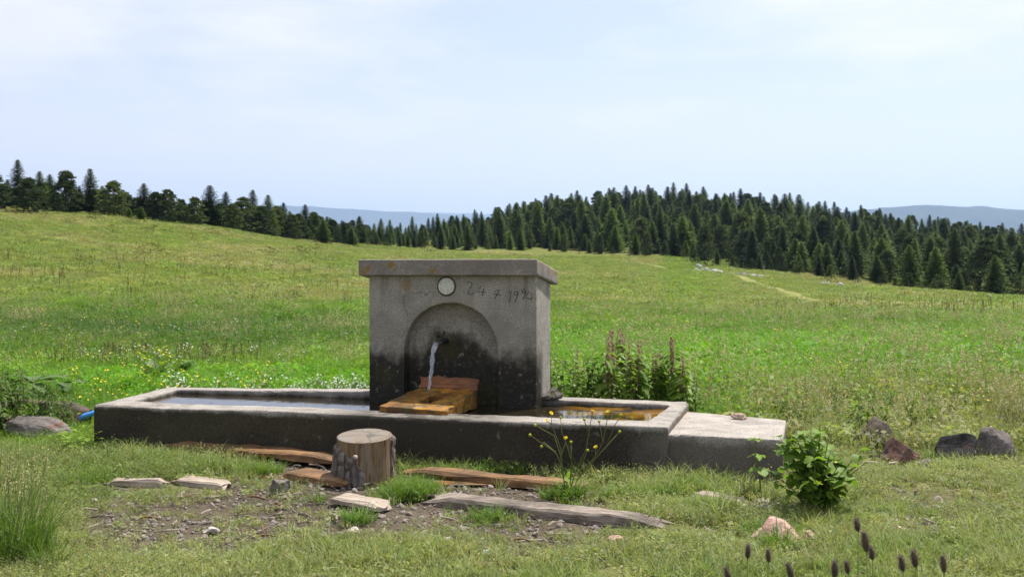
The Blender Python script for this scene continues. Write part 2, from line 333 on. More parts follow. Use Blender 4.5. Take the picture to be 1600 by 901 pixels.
t = NT('meadow_ground', 1, .05); tint = t.attr('tint'); g = t.noise(22, 6, .7, t.coord(scale=(1, 1, 1))); g2 = t.noise(1.1, 6, .65)
c = t.mix(1.0, tint, t.mix(t.ramp(g, (.32, 0), (.68, 1)), (.55, .55, .55), (1.35, 1.3, 1.2)), 'MULTIPLY')
c = t.mix(1.0, c, t.mix(t.ramp(g2, (.35, 0), (.65, 1)), (.78, .80, .75), (1.18, 1.16, 1.1)), 'MULTIPLY')
M['ground'] = t.col(c).bump(t.math('ADD', g, g2), .8, .02).m
t = NT('dirt_track', 1, .05); M['track'] = t.col(t.mix(t.ramp(t.noise(.9, 5, .6), (.4, 0), (.62, 1)), (.15, .17, .045), (.22, .21, .085))).m
t = NT('wet_mud', .35, .5); M['mud'] = t.col(t.mix(t.ramp(t.noise(7, 5, .6), (.4, 0), (.6, 1)), (.05, .035, .02), (.17, .085, .022))).rough(t.ramp(t.noise(4, 4), (.4, .12), (.6, .8))).bump(t.noise(20), .3, .01).m

t = NT('grass_blade', .6, .25); M['grass'] = t.leafy(t.attr('tint', 'INSTANCER'), .42, (1.3, 1.4, .7), 1.1).m
t = NT('grass_seed', .9, .1); M['seed'] = t.leafy(t.mix(t.rand(), (.22, .19, .09), (.38, .34, .18)), .3, (1, 1, .8), .8).m
M['petal_white'] = NT('white_petal', .7, .2).leafy((.72, .72, .66), .3, (1, 1, 1)).m
M['petal_yellow'] = NT('yellow_petal', .6, .3).leafy((.78, .60, .02), .3, (1, 1, .5)).m
M['bud'] = NT('green_yellow_bud', .7, .2).leafy((.36, .38, .03), .2).m
def leafmat(name, a, b, trans=.42):
    t = NT(name, .55, .22); r = t.rand(); n = t.noise(14, 3); return t.leafy(t.mix(t.math('MULTIPLY_ADD', r, .65, t.math('MULTIPLY', n, .35)), a, b), trans).m
M['leaf'] = leafmat('weed_leaf', (.085, .165, .018), (.20, .30, .04))
M['leaf_dark'] = leafmat('nettle_leaf', (.040, .085, .016), (.11, .18, .03), .4)
M['leaf_lime'] = leafmat('lime_leaf', (.13, .23, .02), (.22, .33, .03))
M['leaf_dock'] = leafmat('dock_leaf', (.06, .12, .03), (.14, .21, .07), .3)
M['stem'] = NT('plant_stem', .7, .2).leafy((.14, .17, .05), .2).m
M['stem_brown'] = NT('dry_stem', .9, .1).col((.14, .095, .05)).m
M['nettle_seed'] = NT('nettle_seed_tassel', .9, .1).leafy((.44, .33, .23), .3, (1, .95, .8)).m
M['foxtail'] = (lambda t: t.leafy(t.mix(t.noise(60, 3), (.075, .055, .048), (.22, .17, .15)), .25, (1, .9, .9)).m)(NT('foxtail_head', .9, .1))
def treemat(name, stops, trans):
    t = NT(name, .75, .2); r = t.rand(); n = t.noise(8, 3); v = t.math('MULTIPLY_ADD', r, .75, t.math('MULTIPLY_ADD', n, .9, -.30))
    return t.leafy(t.ramp(v, *stops), trans, soft=.55).m
M['fir'] = treemat('fir_needles', ((.08, (.022, .042, .015)), (.5, (.060, .095, .026)), (.92, (.135, .185, .038))), .3)
M['pine'] = treemat('pine_needles', ((.1, (.026, .044, .016)), (.6, (.048, .070, .022)), (.95, (.095, .12, .034))), .28)
M['young_fir'] = treemat('young_fir_needles', ((.1, (.06, .10, .02)), (.95, (.13, .20, .034))), .35)
M['juniper'] = treemat('juniper_needles', ((.1, (.08, .10, .025)), (.95, (.17, .16, .045))), .3)
M['trunk'] = (lambda t: t.col(t.mix(t.noise(4, 5, .6, t.coord(scale=(4, 4, 1))), (.045, .033, .025), (.12, .09, .07))).bump(t.noise(9), .6, .03).m)(NT('conifer_bark', .95, .1))
t = NT('far_hills', 1, 0); M['hills'] = t.col(t.mix(t.ramp(t.noise(.006, 7, .65), (.42, 0), (.6, 1)), (.014, .022, .014), (.030, .042, .022))).m
t = NT('basin_water', .03, .5); t.b.inputs['IOR'].default_value = 1.333
wx = t.xyz()[0]; M['water'] = t.col(t.mix(t.math('MULTIPLY', t.step(wx, .3, .7), t.ramp(t.noise(3.2, 4, .6), (.42, 0), (.52, 1))), (.018, .014, .007), (.17, .085, .008))).bump(t.noise(9, 3, .5, dist=.4), .10, .02).m
t = NT('falling_water', .04, .5); t.b.inputs['IOR'].default_value = 1.333; t.b.inputs['Transmission Weight'].default_value = .8
M['jet'] = t.col((.92, .95, 1)).bump(t.noise(26, 4, .6, t.coord(scale=(1, 1, .4))), 1, .02).m
t = NT('blue_plastic', .35, .5); M['blue'] = t.col((.05, .25, .62)).m
t = NT('clear_plastic', .15, .5); M['plastic'] = t.col((.55, .66, .72)).m

# ------------------------------------------------------------------ the ground sheet
FX, FY, YAW = -3.565, 8.49, R(-15)          # front left corner of the trough and its turn
def fo(s, t_, z=0):                          # fountain coordinates (along, back, up) to the world
    c, n = math.cos(YAW), math.sin(YAW); return Vector((FX+s*c-t_*n, FY+s*n+t_*c, z))
def fo_inv(x, y):
    dx, dy = np.asarray(x)-FX, np.asarray(y)-FY; c, n = math.cos(YAW), math.sin(YAW); return dx*c+dy*n, -dx*n+dy*c
def dirt_amount(x, y):
    """how bare the trodden earth is, 0..1, in front of the fountain"""
    d = np.asarray(y, float); px = 800+F*np.asarray(x)/np.maximum(d, .1)
    py = HZ+F*EYE/np.maximum(d, .1)
    k = 1.3*np.exp(-((py-806-12*np.sin(px*.008))/50)**2)*sstep(60, 200, px)*sstep(1060, 860, px)
    k = k + .9*np.exp(-((px-1420)/110)**2-((py-800)/45)**2) + .8*np.exp(-((px-1390)/70)**2-((py-722)/14)**2)
    k = k + 1.0*np.exp(-((px-470)/100)**2-((py-745)/24)**2)+1.0*np.exp(-((px-770)/140)**2-((py-750)/18)**2)
    return np.clip(k, 0, 1)
def tints(x, y):
    """mean grass colour over the meadow (albedo)"""
    x = np.asarray(x, float); y = np.asarray(y, float); n = len(x); d = np.maximum(y, .1); px = 800+F*x/d
    lush = np.array([.090, .180, .013]); bright = np.array([.140, .230, .018]); olive = np.array([.185, .222, .052]); dry = np.array([.255, .240, .098]); fore = np.array([.222, .245, .088]); dark = np.array([.055, .110, .020])
    a = n2(x/np.maximum(1, d*.02), y/np.maximum(1, d*.03), .35, 4, 21)[:, None]; b = n2(x, y, .09, 3, 31)[:, None]; c_ = n2(x, y, 1.7, 3, 41)[:, None]
    far = sstep(28, 56, d+ (px < 700)*5)[:, None]
    c = lush*(1-sstep(.42, .6, a))+bright*sstep(.42, .6, a)
    o = olive*(1-sstep(.42, .62, b))+dry*sstep(.42, .62, b)
    o = o*(1-.55*sstep(.52, .66, a))+(bright*.95)*(.55*sstep(.52, .66, a))
    c = c*(1-far*.88)+o*far*.88
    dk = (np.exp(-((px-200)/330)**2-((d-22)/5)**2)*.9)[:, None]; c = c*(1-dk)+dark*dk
    lu = (np.exp(-((d-17)/6.5)**2)*sstep(820, 900, px)*1.0 + np.exp(-((d-12.6)/2.0)**2)*sstep(640, 560, px)*.9)[:, None]*sstep(.28, .44, a); c = c*(1-lu)+np.array([.118, .268, .010])*lu
    tan = (sstep(1080, 1250, px)*np.exp(-((d-10.5)/2.2)**2)*.75)[:, None]; c = c*(1-tan)+olive*.9*tan
    nf = sstep(9.6, 8.6, d - np.where(px > 1230, 1.2, 0)+np.where(px < 200, .6, 0))[:, None]
    ff = fore*(.75+.5*c_); ff = ff*(1-.45*sstep(.5, .62, a))+np.array([.095, .16, .025])*.45*sstep(.5, .62, a)
    return c*(1-nf)+ff*nf
front = np.radians(np.linspace(-44, 44, 260)); rest = np.radians(np.linspace(44, 316, 46))[1:-1]
angs = np.concatenate([front, rest])
rings = np.concatenate([np.linspace(.6, 3.6, 8), np.linspace(3.8, 10.5, 110)[1:], np.geomspace(10.6, 130, 95), np.geomspace(134, 450, 55), np.geomspace(470, 26000, 34)])
AA, RR = np.meshgrid(angs, rings); gxv, gyv = (RR*np.sin(AA)).ravel(), (RR*np.cos(AA)).ravel()
gzv = ground_z(gxv, gyv); dirt = dirt_amount(gxv, np.abs(gyv)+.01)*(gyv > 0)
gzv = gzv - dirt*.02
nA, nR = len(angs), len(rings); V = np.concatenate([np.stack([gxv, gyv, gzv], 1), [[0, 0, gz(0, .01)]]])
Fc = [(i*nA+k, i*nA+(k+1) % nA, (i+1)*nA+(k+1) % nA, (i+1)*nA+k) for i in range(nR-1) for k in range(nA)] + [(len(V)-1, (k+1) % nA, k) for k in range(nA)]
me = mesh_np('ground', V, [f[::-1] for f in Fc], M['ground'], smooth=True)
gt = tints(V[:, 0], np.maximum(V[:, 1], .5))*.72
soil = np.array([.088, .074, .060]); fo_s, fo_t = fo_inv(V[:, 0], V[:, 1])
dm = np.append(dirt, 0); dm = np.clip(dm*1.1+.45*sstep(10, 8, V[:, 1])*n2(V[:, 0], V[:, 1], 2.2, 3, 77), 0, 1)
dm = np.maximum(dm, sstep(-.7, -.3, fo_t)*sstep(1.6, 1.3, fo_t)*sstep(-.5, .3, fo_s)*sstep(6.2, 5.4, fo_s)*.9)
gt = gt*(1-dm[:, None])+soil*dm[:, None]
inw = ((V[:, 1] > 150) & (V[:, 1] < 900))[:, None]; gt = np.where(inw & (np.abs(V[:, 0:1]) < 400), gt*.75+.25*np.array([.06, .07, .03]), gt)
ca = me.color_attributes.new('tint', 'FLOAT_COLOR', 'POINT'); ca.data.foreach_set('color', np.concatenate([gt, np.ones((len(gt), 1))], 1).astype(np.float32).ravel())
tag(link('ground', me), kind='structure')

# distant ridges
def ridge(name, d, pts, seed, thick):
    px = np.linspace(pts[0][0], pts[-1][0], 220); py = np.interp(px, [p[0] for p in pts], [p[1] for p in pts])
    k = np.hanning(25); k /= k.sum(); py = np.convolve(np.pad(py, 12, 'edge'), k, 'valid')
    zt = EYE+(HZ-py)*d/F + (n2(px, px*0, .03, 4, seed)-.5)*d*.004 + (n2(px, px*0, .6, 2, seed+3)-.5)*d*.0012
    x = (px-800)/F*d; rows = []
    for u in np.linspace(-1, 1, 17):
        h = (1-abs(u)**1.4); zz = -262+(zt+262)*h + (n2(x, np.full_like(x, u*thick), .0016, 4, seed+5)-.5)*.10*(zt+262)*(1-h)*2*(abs(u) < .99)
        rows.append(np.stack([x, np.full_like(x, d+u*thick), zz], 1))
    nv = len(px); V = np.concatenate(rows); Fq = [(i*nv+k, i*nv+k+1, (i+1)*nv+k+1, (i+1)*nv+k) for i in range(16) for k in range(nv-1)]
    return tag(link(name, mesh_np(name, V, Fq, M['hills'], smooth=True)), kind='structure')
ridge('hills', 8200, [(900, 392), (1180, 345), (1330, 331), (1400, 322), (1450, 319), (1500, 321), (1600, 328), (1750, 335), (2100, 355), (2500, 380)], 3, 1700)
ridge('hills', 14500, [(-300, 372), (200, 345), (400, 322), (460, 318), (510, 323), (600, 331), (680, 333), (760, 340), (900, 350), (1300, 342), (1600, 338), (2000, 360)], 9, 1900)
ridge('hills', 18500, [(-300, 360), (300, 345), (520, 326), (600, 330), (650, 331), (800, 335), (1100, 345), (1500, 341), (1900, 350)], 15, 1500)

# dirt track climbing to the wood
def track_line(u):
    return np.interp(u, [0, .3, .6, 1], [985, 1075, 1165, 1290]), np.interp(u, [0, .3, .6, 1], [158, 130, 104, 52])
tu = np.linspace(0, 1, 90); tp, tdv = track_line(tu); k = np.hanning(15); k /= k.sum()
tp = np.convolve(np.pad(tp, 7, 'edge'), k, 'valid'); tdv = np.convolve(np.pad(tdv, 7, 'edge'), k, 'valid')
tx, ty = (tp-800)/F*tdv, tdv; V = []
for i in range(len(tx)):
    a = np.array([tx[min(i+1, 89)]-tx[max(i-1, 0)], ty[min(i+1, 89)]-ty[max(i-1, 0)]]); a /= np.linalg.norm(a); nrm = np.array([-a[1], a[0]])
    for o in (-1, -.35, .35, 1):
        w = .6+.2*math.sin(i*.7); q = np.array([tx[i], ty[i]])+nrm*o*w; V.append((q[0], q[1], gz(q[0], q[1])+.05))
Fq = [(i*4+k, i*4+k+1, (i+1)*4+k+1, (i+1)*4+k) for i in range(89) for k in range(3)]
tag(link('dirt_track', mesh_np('dirt_track', V, Fq, M['track'], smooth=True)), kind='structure')

# ------------------------------------------------------------------ the fountain
fountain = empty('fountain', (FX, FY, 0), YAW, 'old grey concrete fountain with carved date, arched niche and long trough', 'fountain')
WL, WR, WF, WB, WTOP = 2.10, 3.638, 1.0, 1.55, 1.50
def wall_pt(px, py, t_=WF):
    """where a photo pixel falls on the fountain's front plane, as (along, up)"""
    dx = (px-800)/F; c, n = math.cos(YAW), math.sin(YAW)
    nx, ny = -n, c; dd = (FX*nx+FY*ny+t_)/(dx*nx+ny); p = (dx*dd, dd); s = (p[0]-FX)*c+(p[1]-FY)*n
    return s, EYE-(py-HZ)*dd/F
outer = [(0, 0), (1.6, .015), (3.2, -.01), (4.86, .02), (4.885, 1.46), (2.0, 1.43), (-.13, 1.30)]
inner = [(.17, .29), (4.68, .30), (4.74, 1.24), (1.9, 1.22), (.06, 1.12)]
mb = MB()
def strip(a, b, c, d, z0, z1): mb.prism([a, b, c, d], z0, z1)
z0 = -.12; zt = .37
strip(outer[0], outer[3], inner[1], inner[0], z0, zt)
strip(outer[3], outer[4], inner[2], inner[1], z0, zt)
mb.prism([outer[4], outer[5], inner[3], inner[2]], z0, [zt+.01, zt+.03, zt+.03, zt+.01])
mb.prism([outer[5], outer[6], inner[4], inner[3]], z0, [zt+.03, zt, zt, zt+.03])
strip(outer[6], outer[0], inner[0], inner[4], z0, zt)
mb.prism([(.05, .12), (4.78, .12), (4.8, 1.35), (0, 1.22)], z0, .06)
def bow(co):
    co = co.copy(); m = sstep(.25, .37, co[:, 2]); co[:, 2] += m*((fbm(np.stack([co[:, 0]*1.2, co[:, 1]*1.2, co[:, 0]*0], 1), 2, 5)-.5)*.022); return co
link('trough', remesh('trough', mb, .0125, M['trough'], .005, 8, 4, .020, bow), fountain)
mb = MB(); mb.prism([(4.80, .07), (5.67, .02), (5.70, 1.10), (4.83, 1.39)], -.12, [.312, .315, .30, .305])
link('ledge', remesh('ledge', mb, .0125, M['ledge'], .004, 8, 14, .016), fountain)
# wall with the arched niche
a0, _ = wall_pt(632, 560); a1, _ = wall_pt(778, 560); _, at_ = wall_pt(705, 473); ar = (a1-a0)/2; spring = at_-ar
arc = [(a0+ar-ar*math.cos(math.pi*k/28), spring+ar*math.sin(math.pi*k/28)) for k in range(29)]
mb = MB(); ol = [(WL, .02), (a0, .02)]+arc+[(a1, .02), (WR, .02), (WR, WTOP), (WL, WTOP)]; n = len(ol)
mb.add([(x, WF, z) for x, z in ol]+[(x, WF+.2, z) for x, z in ol], [tuple(range(n)), tuple(range(2*n-1, n-1, -1))]+[(i, n+i, n+(i+1) % n, (i+1) % n) for i in range(n)])
mb.box((WL, WF+.12, .02), (WR, WB, WTOP-.03))
mb.box((WL, WF, WTOP-.12), (WR, WB-.05, WTOP-.01))
link('wall', remesh('wall', mb, .011, M['wall'], .0025, 12, 22, .008), fountain)
# cap slab, tipped back to shed rain
cl, _ = wall_pt(560, 417, WF-.06); cr, _ = wall_pt(839, 417, WF-.06)
mb = MB(); f0, b0 = WF-.065, WB+.13; drop = math.tan(R(7.0))*(b0-f0)
zc0, zc1 = 1.472, 1.614
V8 = [(cl, f0, zc0), (cr, f0, zc0), (cr+.02, b0, zc0-drop), (cl, b0, zc0-drop), (cl, f0, zc1), (cr, f0, zc1), (cr+.02, b0, zc1-drop-.012), (cl, b0, zc1-drop-.012)]
mb.add(V8, [(3, 2, 1, 0), (4, 5, 6, 7), (0, 1, 5, 4), (1, 2, 6, 5), (2, 3, 7, 6), (3, 0, 4, 7)])
link('cap', remesh('cap', mb, .011, M['cap'], .004, 10, 31, .012), fountain)
# plaster disc let into the wall
ms, mz = wall_pt(698, 447); mr = 13.2*8.72/F
mb = MB(); n = 40; ringv = [(math.cos(2*math.pi*k/n), math.sin(2*math.pi*k/n)) for k in range(n)]
mb.add([(ms+mr*a, WF-.012, mz+mr*b) for a, b in ringv]+[(ms+mr*.93*a, WF-.018, mz+mr*.93*b) for a, b in ringv]+[(ms, WF-.018, mz)]+[(ms+mr*a, WF+.03, mz+mr*b) for a, b in ringv],
       [(k, (k+1) % n, n+(k+1) % n, n+k) for k in range(n)]+[(n+k, n+(k+1) % n, 2*n) for k in range(n)]+[(2*n+1+k, 2*n+1+(k+1) % n, (k+1) % n, k) for k in range(n)])
disc = link('medallion', mb.mesh('medallion', M['disc'], False), fountain)
mb = MB(); mb.tube([(ms+(mr+.006)*a, WF-.006, mz+(mr+.006)*b) for a, b in ringv+[ringv[0]]], .007, 5, caps=False)
link('rim', mb.mesh('medallion_rim', M['groove'], True), disc)
# the carved date 24.7.1994
def zp(x, y): s, z = wall_pt(680+x/7.62, 395+y/7.62); return (s, WF-.001, z)
strokes = {'2': [[(378, 362), (400, 344), (430, 350), (440, 378), (428, 408), (398, 424)], [(405, 440), (388, 482), (425, 492), (468, 474)]],
 '4': [[(548, 392), (500, 462), (605, 468)], [(580, 420), (558, 510)]], 'd': [[(640, 508), (645, 514)]],
 '7': [[(712, 462), (745, 436), (770, 440), (738, 490), (714, 542)], [(692, 486), (785, 502)]], 'e': [[(832, 508), (837, 514)]],
 '1': [[(872, 475), (908, 455), (896, 520), (880, 592)]], '9': [[(990, 468), (962, 455), (938, 472), (945, 500), (975, 498), (990, 468), (975, 530), (945, 588)]],
 'n': [[(1078, 455), (1058, 434), (1034, 448), (1040, 474), (1066, 474), (1078, 455), (1064, 510), (1038, 556)]],
 'f': [[(1118, 462), (1086, 500), (1082, 538), (1120, 548), (1160, 540)], [(1138, 470), (1152, 520), (1140, 575)]]}
ins = None
for k, ls in strokes.items():
    mb = MB()
    for l in ls: mb.tube([zp(*p) for p in l], .0030, 5)
    link('carved_digit' if k not in 'de' else 'carved_dot', mb.mesh('carved_digit', M['groove'], True), fountain)
# spout: short rusty pipe at the head of the niche
sp_s, sp_z = wall_pt(690, 535, WF+.06); mb = MB()
mb.tube([(sp_s+.03, WF+.16, sp_z+.02), (sp_s+.01, WF+.05, sp_z+.008), (sp_s-.012, WF-.03, sp_z-.006)], [.026, .024, .024], 12)
mb.tube([(sp_s-.06, WF+.115, sp_z+.055), (sp_s-.01, WF+.105, sp_z+.05), (sp_s+.01, WF+.11, sp_z+.10)], .007, 5)
link('spout', mb.mesh('spout', M['iron'], True), fountain)

# water in the trough and the falling jet
wp = [(.12, .25), (4.72, .25), (4.78, 1.28), (1.9, 1.26), (.02, 1.16)]
mb = MB(); mb.add([fo(s, t_, .335) for s, t_ in wp], [(0, 1, 2, 3, 4)])
tag(link('water', mb.mesh('water', M['water'])), kind='structure')
jet0 = Vector((sp_s-.018, WF-.03, sp_z-.004)); pts, rad = [], []
for k in range(30):
    u = k/29; fall = .425*u; tt = math.sqrt(2*fall/9.8+1e-5); pts.append(jet0+Vector((-.022*u**.7-.004*math.sin(9*u), -.46*tt, -fall-.004)))
    rad.append((.024-.014*u**.6)*(1+.16*math.sin(23*u)+.12*math.sin(51*u+1)))
mb = MB(); mb.tube([fo(*p) for p in pts], rad, 10)
mb.tube([fo(p.x+.008*math.sin(i*.9)+.008, p.y-.004, p.z) for i, p in enumerate(pts)][4:], [r*.35 for r in rad][4:], 6)
tag(link('water_jet', mb.mesh('water_jet', M['jet'], True)), 'clear jet of water falling from the niche onto the orange boards', 'water jet')
jet_end = pts[-1]; r = np.random.default_rng(4); mb = MB()
for k in range(36):
    p = pts[int(r.integers(6, 30))]; c = fo(p.x+r.normal(0, .014), p.y+r.normal(0, .014), p.z); z_ = r.uniform(.0015, .0038)
    mb.add([c+Vector(o)*z_ for o in ((1, 0, 0), (-1, 0, 0), (0, 1, 0), (0, -1, 0), (0, 0, 2.6), (0, 0, -2.6))], [(0, 2, 4), (2, 1, 4), (1, 3, 4), (3, 0, 4), (2, 0, 5), (1, 2, 5), (3, 1, 5), (0, 3, 5)])
for k in range(46):
    a, q = r.uniform(0, 6.28), r.uniform(.01, .11); c = fo(jet_end.x+q*math.cos(a), jet_end.y+q*math.sin(a)*.7, jet_end.z+.012+max(0, r.normal(.02, .025))); z_ = r.uniform(.0016, .004)
    mb.add([c+Vector(o)*z_ for o in ((1, 0, 0), (-1, 0, 0), (0, 1, 0), (0, -1, 0), (0, 0, 1.4), (0, 0, -1.4))], [(0, 2, 4), (2, 1, 4), (1, 3, 4), (3, 0, 4), (2, 0, 5), (1, 2, 5), (3, 1, 5), (0, 3, 5)])
jo = bpy.data.objects['water_jet']; o = link('splash', mb.mesh('splash', M['jet'], True), jo); o['kind'] = 'stuff'

# wooden tray under the jet
tray = empty('wooden_tray', fo(2.75, .60, .37), YAW, 'wet orange plank tray set in the trough under the water jet', 'wooden tray')
def board(name, corners, th, mat, parent, seed=0, wob=.003, cuts=(10, 3)):
    """a sawn board: four top corners, thickness, slightly uneven"""
    a, b, c, d = [Vector(p) for p in corners]; nu, nv = cuts; r = np.random.default_rng(seed); nrm = (b-a).cross(d-a).normalized()
    top = []; bot = []
    for j in range(nv+1):
        for i in range(nu+1):
            u, v = i/nu, j/nv; p = a*(1-u)*(1-v)+b*u*(1-v)+c*u*v+d*(1-u)*v
            p = p+nrm*r.normal(0, wob)+(b-a).normalized()*(r.normal(0, wob*3) if i in (0, nu) else 0)+(d-a).normalized()*(r.normal(0, wob*2) if j in (0, nv) else 0)
            top.append(p); bot.append(p-nrm*th)
    n = len(top); g = lambda i, j: j*(nu+1)+i; f = []
    for j in range(nv):
        for i in range(nu): f += [(g(i, j), g(i+1, j), g(i+1, j+1), g(i, j+1)), (n+g(i, j), n+g(i, j+1), n+g(i+1, j+1), n+g(i+1, j))]
    for i in range(nu): f += [(g(i, 0), n+g(i, 0), n+g(i+1, 0), g(i+1, 0)), (g(i, nv), g(i+1, nv), n+g(i+1, nv), n+g(i, nv))]
    for j in range(nv): f += [(g(0, j), g(0, j+1), n+g(0, j+1), n+g(0, j)), (g(nu, j), n+g(nu, j), n+g(nu, j+1), g(nu, j+1))]
    return link(name, mesh_np(name, top+bot, f, mat), parent)
def tl(px, py, t_, dz=0):
    s, z = wall_pt(px, py, t_); return (s-2.75, t_-.60, z-.37+dz)
FL, FR_, BR, BL = tl(592, 634, .20), tl(697, 642, .20), tl(746, 609, .86), tl(655, 606, .86)
lp = lambda a, b, u: tuple(a[i]*(1-u)+b[i]*u for i in range(3))
ml0, ml1 = lp(FL, FR_, .46), lp(BL, BR, .40)
qa, qb = lp(FL, BL, .40), lp(ml0, ml1, .40); qc, qd = lp(FR_, BR, .40), lp(FR_, BR, .43)
board('board', (FL, FR_, lp(FR_, BR, .30), lp(FL, BL, .30)), .045, M['wet_board'], tray, 1)
gL = lp(lp(FL, BL, .305), lp(FR_, BR, .305), .42); gR = lp(lp(FL, BL, .305), lp(FR_, BR, .305), .66)
gL2 = lp(lp(FL, BL, .60), lp(FR_, BR, .60), .42); gR2 = lp(lp(FL, BL, .60), lp(FR_, BR, .60), .66)
board('board', (lp(FL, BL, .307), gL, gL2, lp(FL, BL, .60)), .045, M['wet_board'], tray, 2, cuts=(5, 2))
board('board', (gR, lp(FR_, BR, .307), lp(FR_, BR, .60), gR2), .045, M['wet_board'], tray, 3, cuts=(5, 2))
board('board', (lp(FL, BL, .606), lp(FR_, BR, .606), BR, BL), .045, M['wet_board'], tray, 4)
bk = lambda p, dy, dz: (p[0], p[1]+dy, p[2]+dz)
board('back_board', (bk(BL, .01, .003), bk(BR, .01, .003), bk(BR, .05, .092), bk(BL, .05, .092)), .03, M['wet_back'], tray, 5)
board('side_board', (bk(FR_, 0, -.055), bk(BR, 0, -.15), bk(BR, 0, -.004), bk(FR_, 0, -.004)), .035, M['wet_board'], tray, 6)
board('front_board', (bk(FL, .03, -.062), bk(FR_, .03, -.062), bk(FR_, .03, -.050), bk(FL, .03, -.050)), .03, M['wet_back'], tray, 7)

# ------------------------------------------------------------------ stump
sp = at(570, 757, 0); sp.y += .2; sp.x = (570-800)/F*sp.y
stump = empty('tree_stump', (sp.x, sp.y, gz(sp.x, sp.y)), 0, 'sawn tree stump with peeling bark standing upright before the trough', 'stump')
nA_, nZ_ = 56, 26; sv, sf = [], []; srad = .198
def stump_r(a, u, bark):
    a = np.atleast_1d(a); u_ = np.full_like(a, u); q = np.stack([np.cos(a)*1.6, np.sin(a)*1.6, u_*1.4], 1)
    flare = .016*(1-u)**2.2*(1+.8*np.cos(a-R(215)))
    return srad*(1+.05*(fbm(q, 3, 51)-.5))+flare + bark*(.015+.055*(fbm(q*np.array([2.4, 2.4, 1.1]), 4, 61)-.42))
an = np.linspace(0, 2*math.pi, nA_, endpoint=False)
def top_z(x, y): return .315+.105*y+.012*x
for j in range(nZ_):
    u = j/(nZ_-1); r = stump_r(an, u, 0)
    for k in range(nA_):
        x, y = r[k]*math.cos(an[k]), r[k]*math.sin(an[k]); sv.append((x, y, -.06+(top_z(x, y)+.06)*u))
sf = [(j*nA_+k, j*nA_+(k+1) % nA_, (j+1)*nA_+(k+1) % nA_, (j+1)*nA_+k) for j in range(nZ_-1) for k in range(nA_)]
link('trunk', mesh_np('stump_trunk', sv, sf, M['stump_wood'], smooth=True), stump)
tv = []; 
for q in (1, .97, .75, .5, .25):
    r = stump_r(an, 1, 0)*q
    for k in range(nA_): x, y = r[k]*math.cos(an[k]), r[k]*math.sin(an[k]); tv.append((x, y, top_z(x, y)+(.0 if q == 1 else .003)))
tv.append((0, 0, .318)); tf = [(i*nA_+k, i*nA_+(k+1) % nA_, (i+1)*nA_+(k+1) % nA_, (i+1)*nA_+k) for i in range(4) for k in range(nA_)]+[(4*nA_+k, 4*nA_+(k+1) % nA_, 5*nA_) for k in range(nA_)]
link('cut_face', mesh_np('cut_face', tv, tf, M['stump_end']), stump)
def bark_patch(a_lo, a_hi, lo, hi, seed):
    """a plate of bark still clinging to the wood, ragged at the edges"""
    na, nz = max(6, int((a_hi-a_lo)/R(5))), 26; A = np.linspace(a_lo, a_hi, na); v = []
    for j in range(nz):
        for k in range(na):
            jag = lambda w: (float(fbm(np.array([[A[k]*4+w, seed, w]]), 3, seed)[0])-.5)
            l = lo+.10*jag(3); h = hi(A[k])+.16*jag(9); u = l+(h-l)*j/(nz-1)
            e = min(j/2, (nz-1-j)/2, k/1.5, (na-1-k)/1.5, 1); r = float(stump_r(A[k], u, max(0, e))[0])+(.002 if e > 0 else -.012)
            x, y = r*math.cos(A[k]), r*math.sin(A[k]); v.append((x, y, -.06+(top_z(x, y)+.06)*u))
    f = [(j*na+k, j*na+k+1, (j+1)*na+k+1, (j+1)*na+k) for j in range(nz-1) for k in range(na-1)]
    return link('bark', mesh_np('bark', v, f, M['bark'], smooth=True), stump)
bark_patch(R(150), R(282), -.05, lambda a: float(np.interp(a, [R(150), R(200), R(225), R(252), R(282)], [.86, .88, .85, .72, .42])), 3)
bark_patch(R(-18), R(38), .08, lambda a: .97, 5)
bark_patch(R(45), R(148), .0, lambda a: .95, 8)
mb = MB(); mb.tube([(-.035, -.225, .20), (-.03, -.238, .205), (-.022, -.262, .20)], [.02, .017, .012], 8); link('branch_knot', mb.mesh('branch_knot', M['pale_wood'], True), stump)

# ------------------------------------------------------------------ planks and beams lying in the mud
PLANKS = []
def beam(name, p0, p1, w, h, mat, label, seed, cat='plank', z=0.0, ragged=.03, tilt=0, bend=0, dep=.35):
    p0, p1 = Vector(p0), Vector(p1); PLANKS.append((p0, p1, w)); L = (p1-p0).length; ang = math.atan2(p1.y-p0.y, p1.x-p0.x); mid = (p0+p1)/2
    nu, prof = 44, [(-.5, 0), (-.5, .7), (-.40, .97), (-.15, 1.02), (.15, .99), (.42, .98), (.5, .75), (.5, 0)]; r = np.random.default_rng(seed); v = []
    for i in range(nu):
        u = i/(nu-1); e = min(1, min(u, 1-u)*9); gx_ = np.full(len(prof), u*L*3)
        nn = fbm(np.stack([gx_, np.arange(len(prof))*1.7, gx_*0+seed], 1), 4, seed)-.5
        for k, (a, b) in enumerate(prof):
            x = (u-.5)*L + (r.normal(0, ragged) if i in (0, nu-1) else 0)
            v.append((x, a*w*(.75+.25*e)+nn[k]*w*.22+bend*math.sin(math.pi*u), b*h*(.55+.45*e)+nn[k]*h*.7 - dep*h))
    m = len(prof); f = [(i*m+k, (i+1)*m+k, (i+1)*m+k+1, i*m+k+1) for i in range(nu-1) for k in range(m-1)]+[tuple(range(m)), tuple(range((nu-1)*m+m-1, (nu-1)*m-1, -1))]
    o = link(name, mesh_np(name, v, f, mat), None, (mid.x, mid.y, gz(mid.x, mid.y)+z), (tilt, 0, ang)); return tag(o, label, cat)
beam('weathered_beam', on_ground(672, 781), on_ground(1040, 821), .16, .085, M['grey_wood'], 'long grey weathered beam with splintered right end in front of the stump', 5, 'beam', dep=.36)
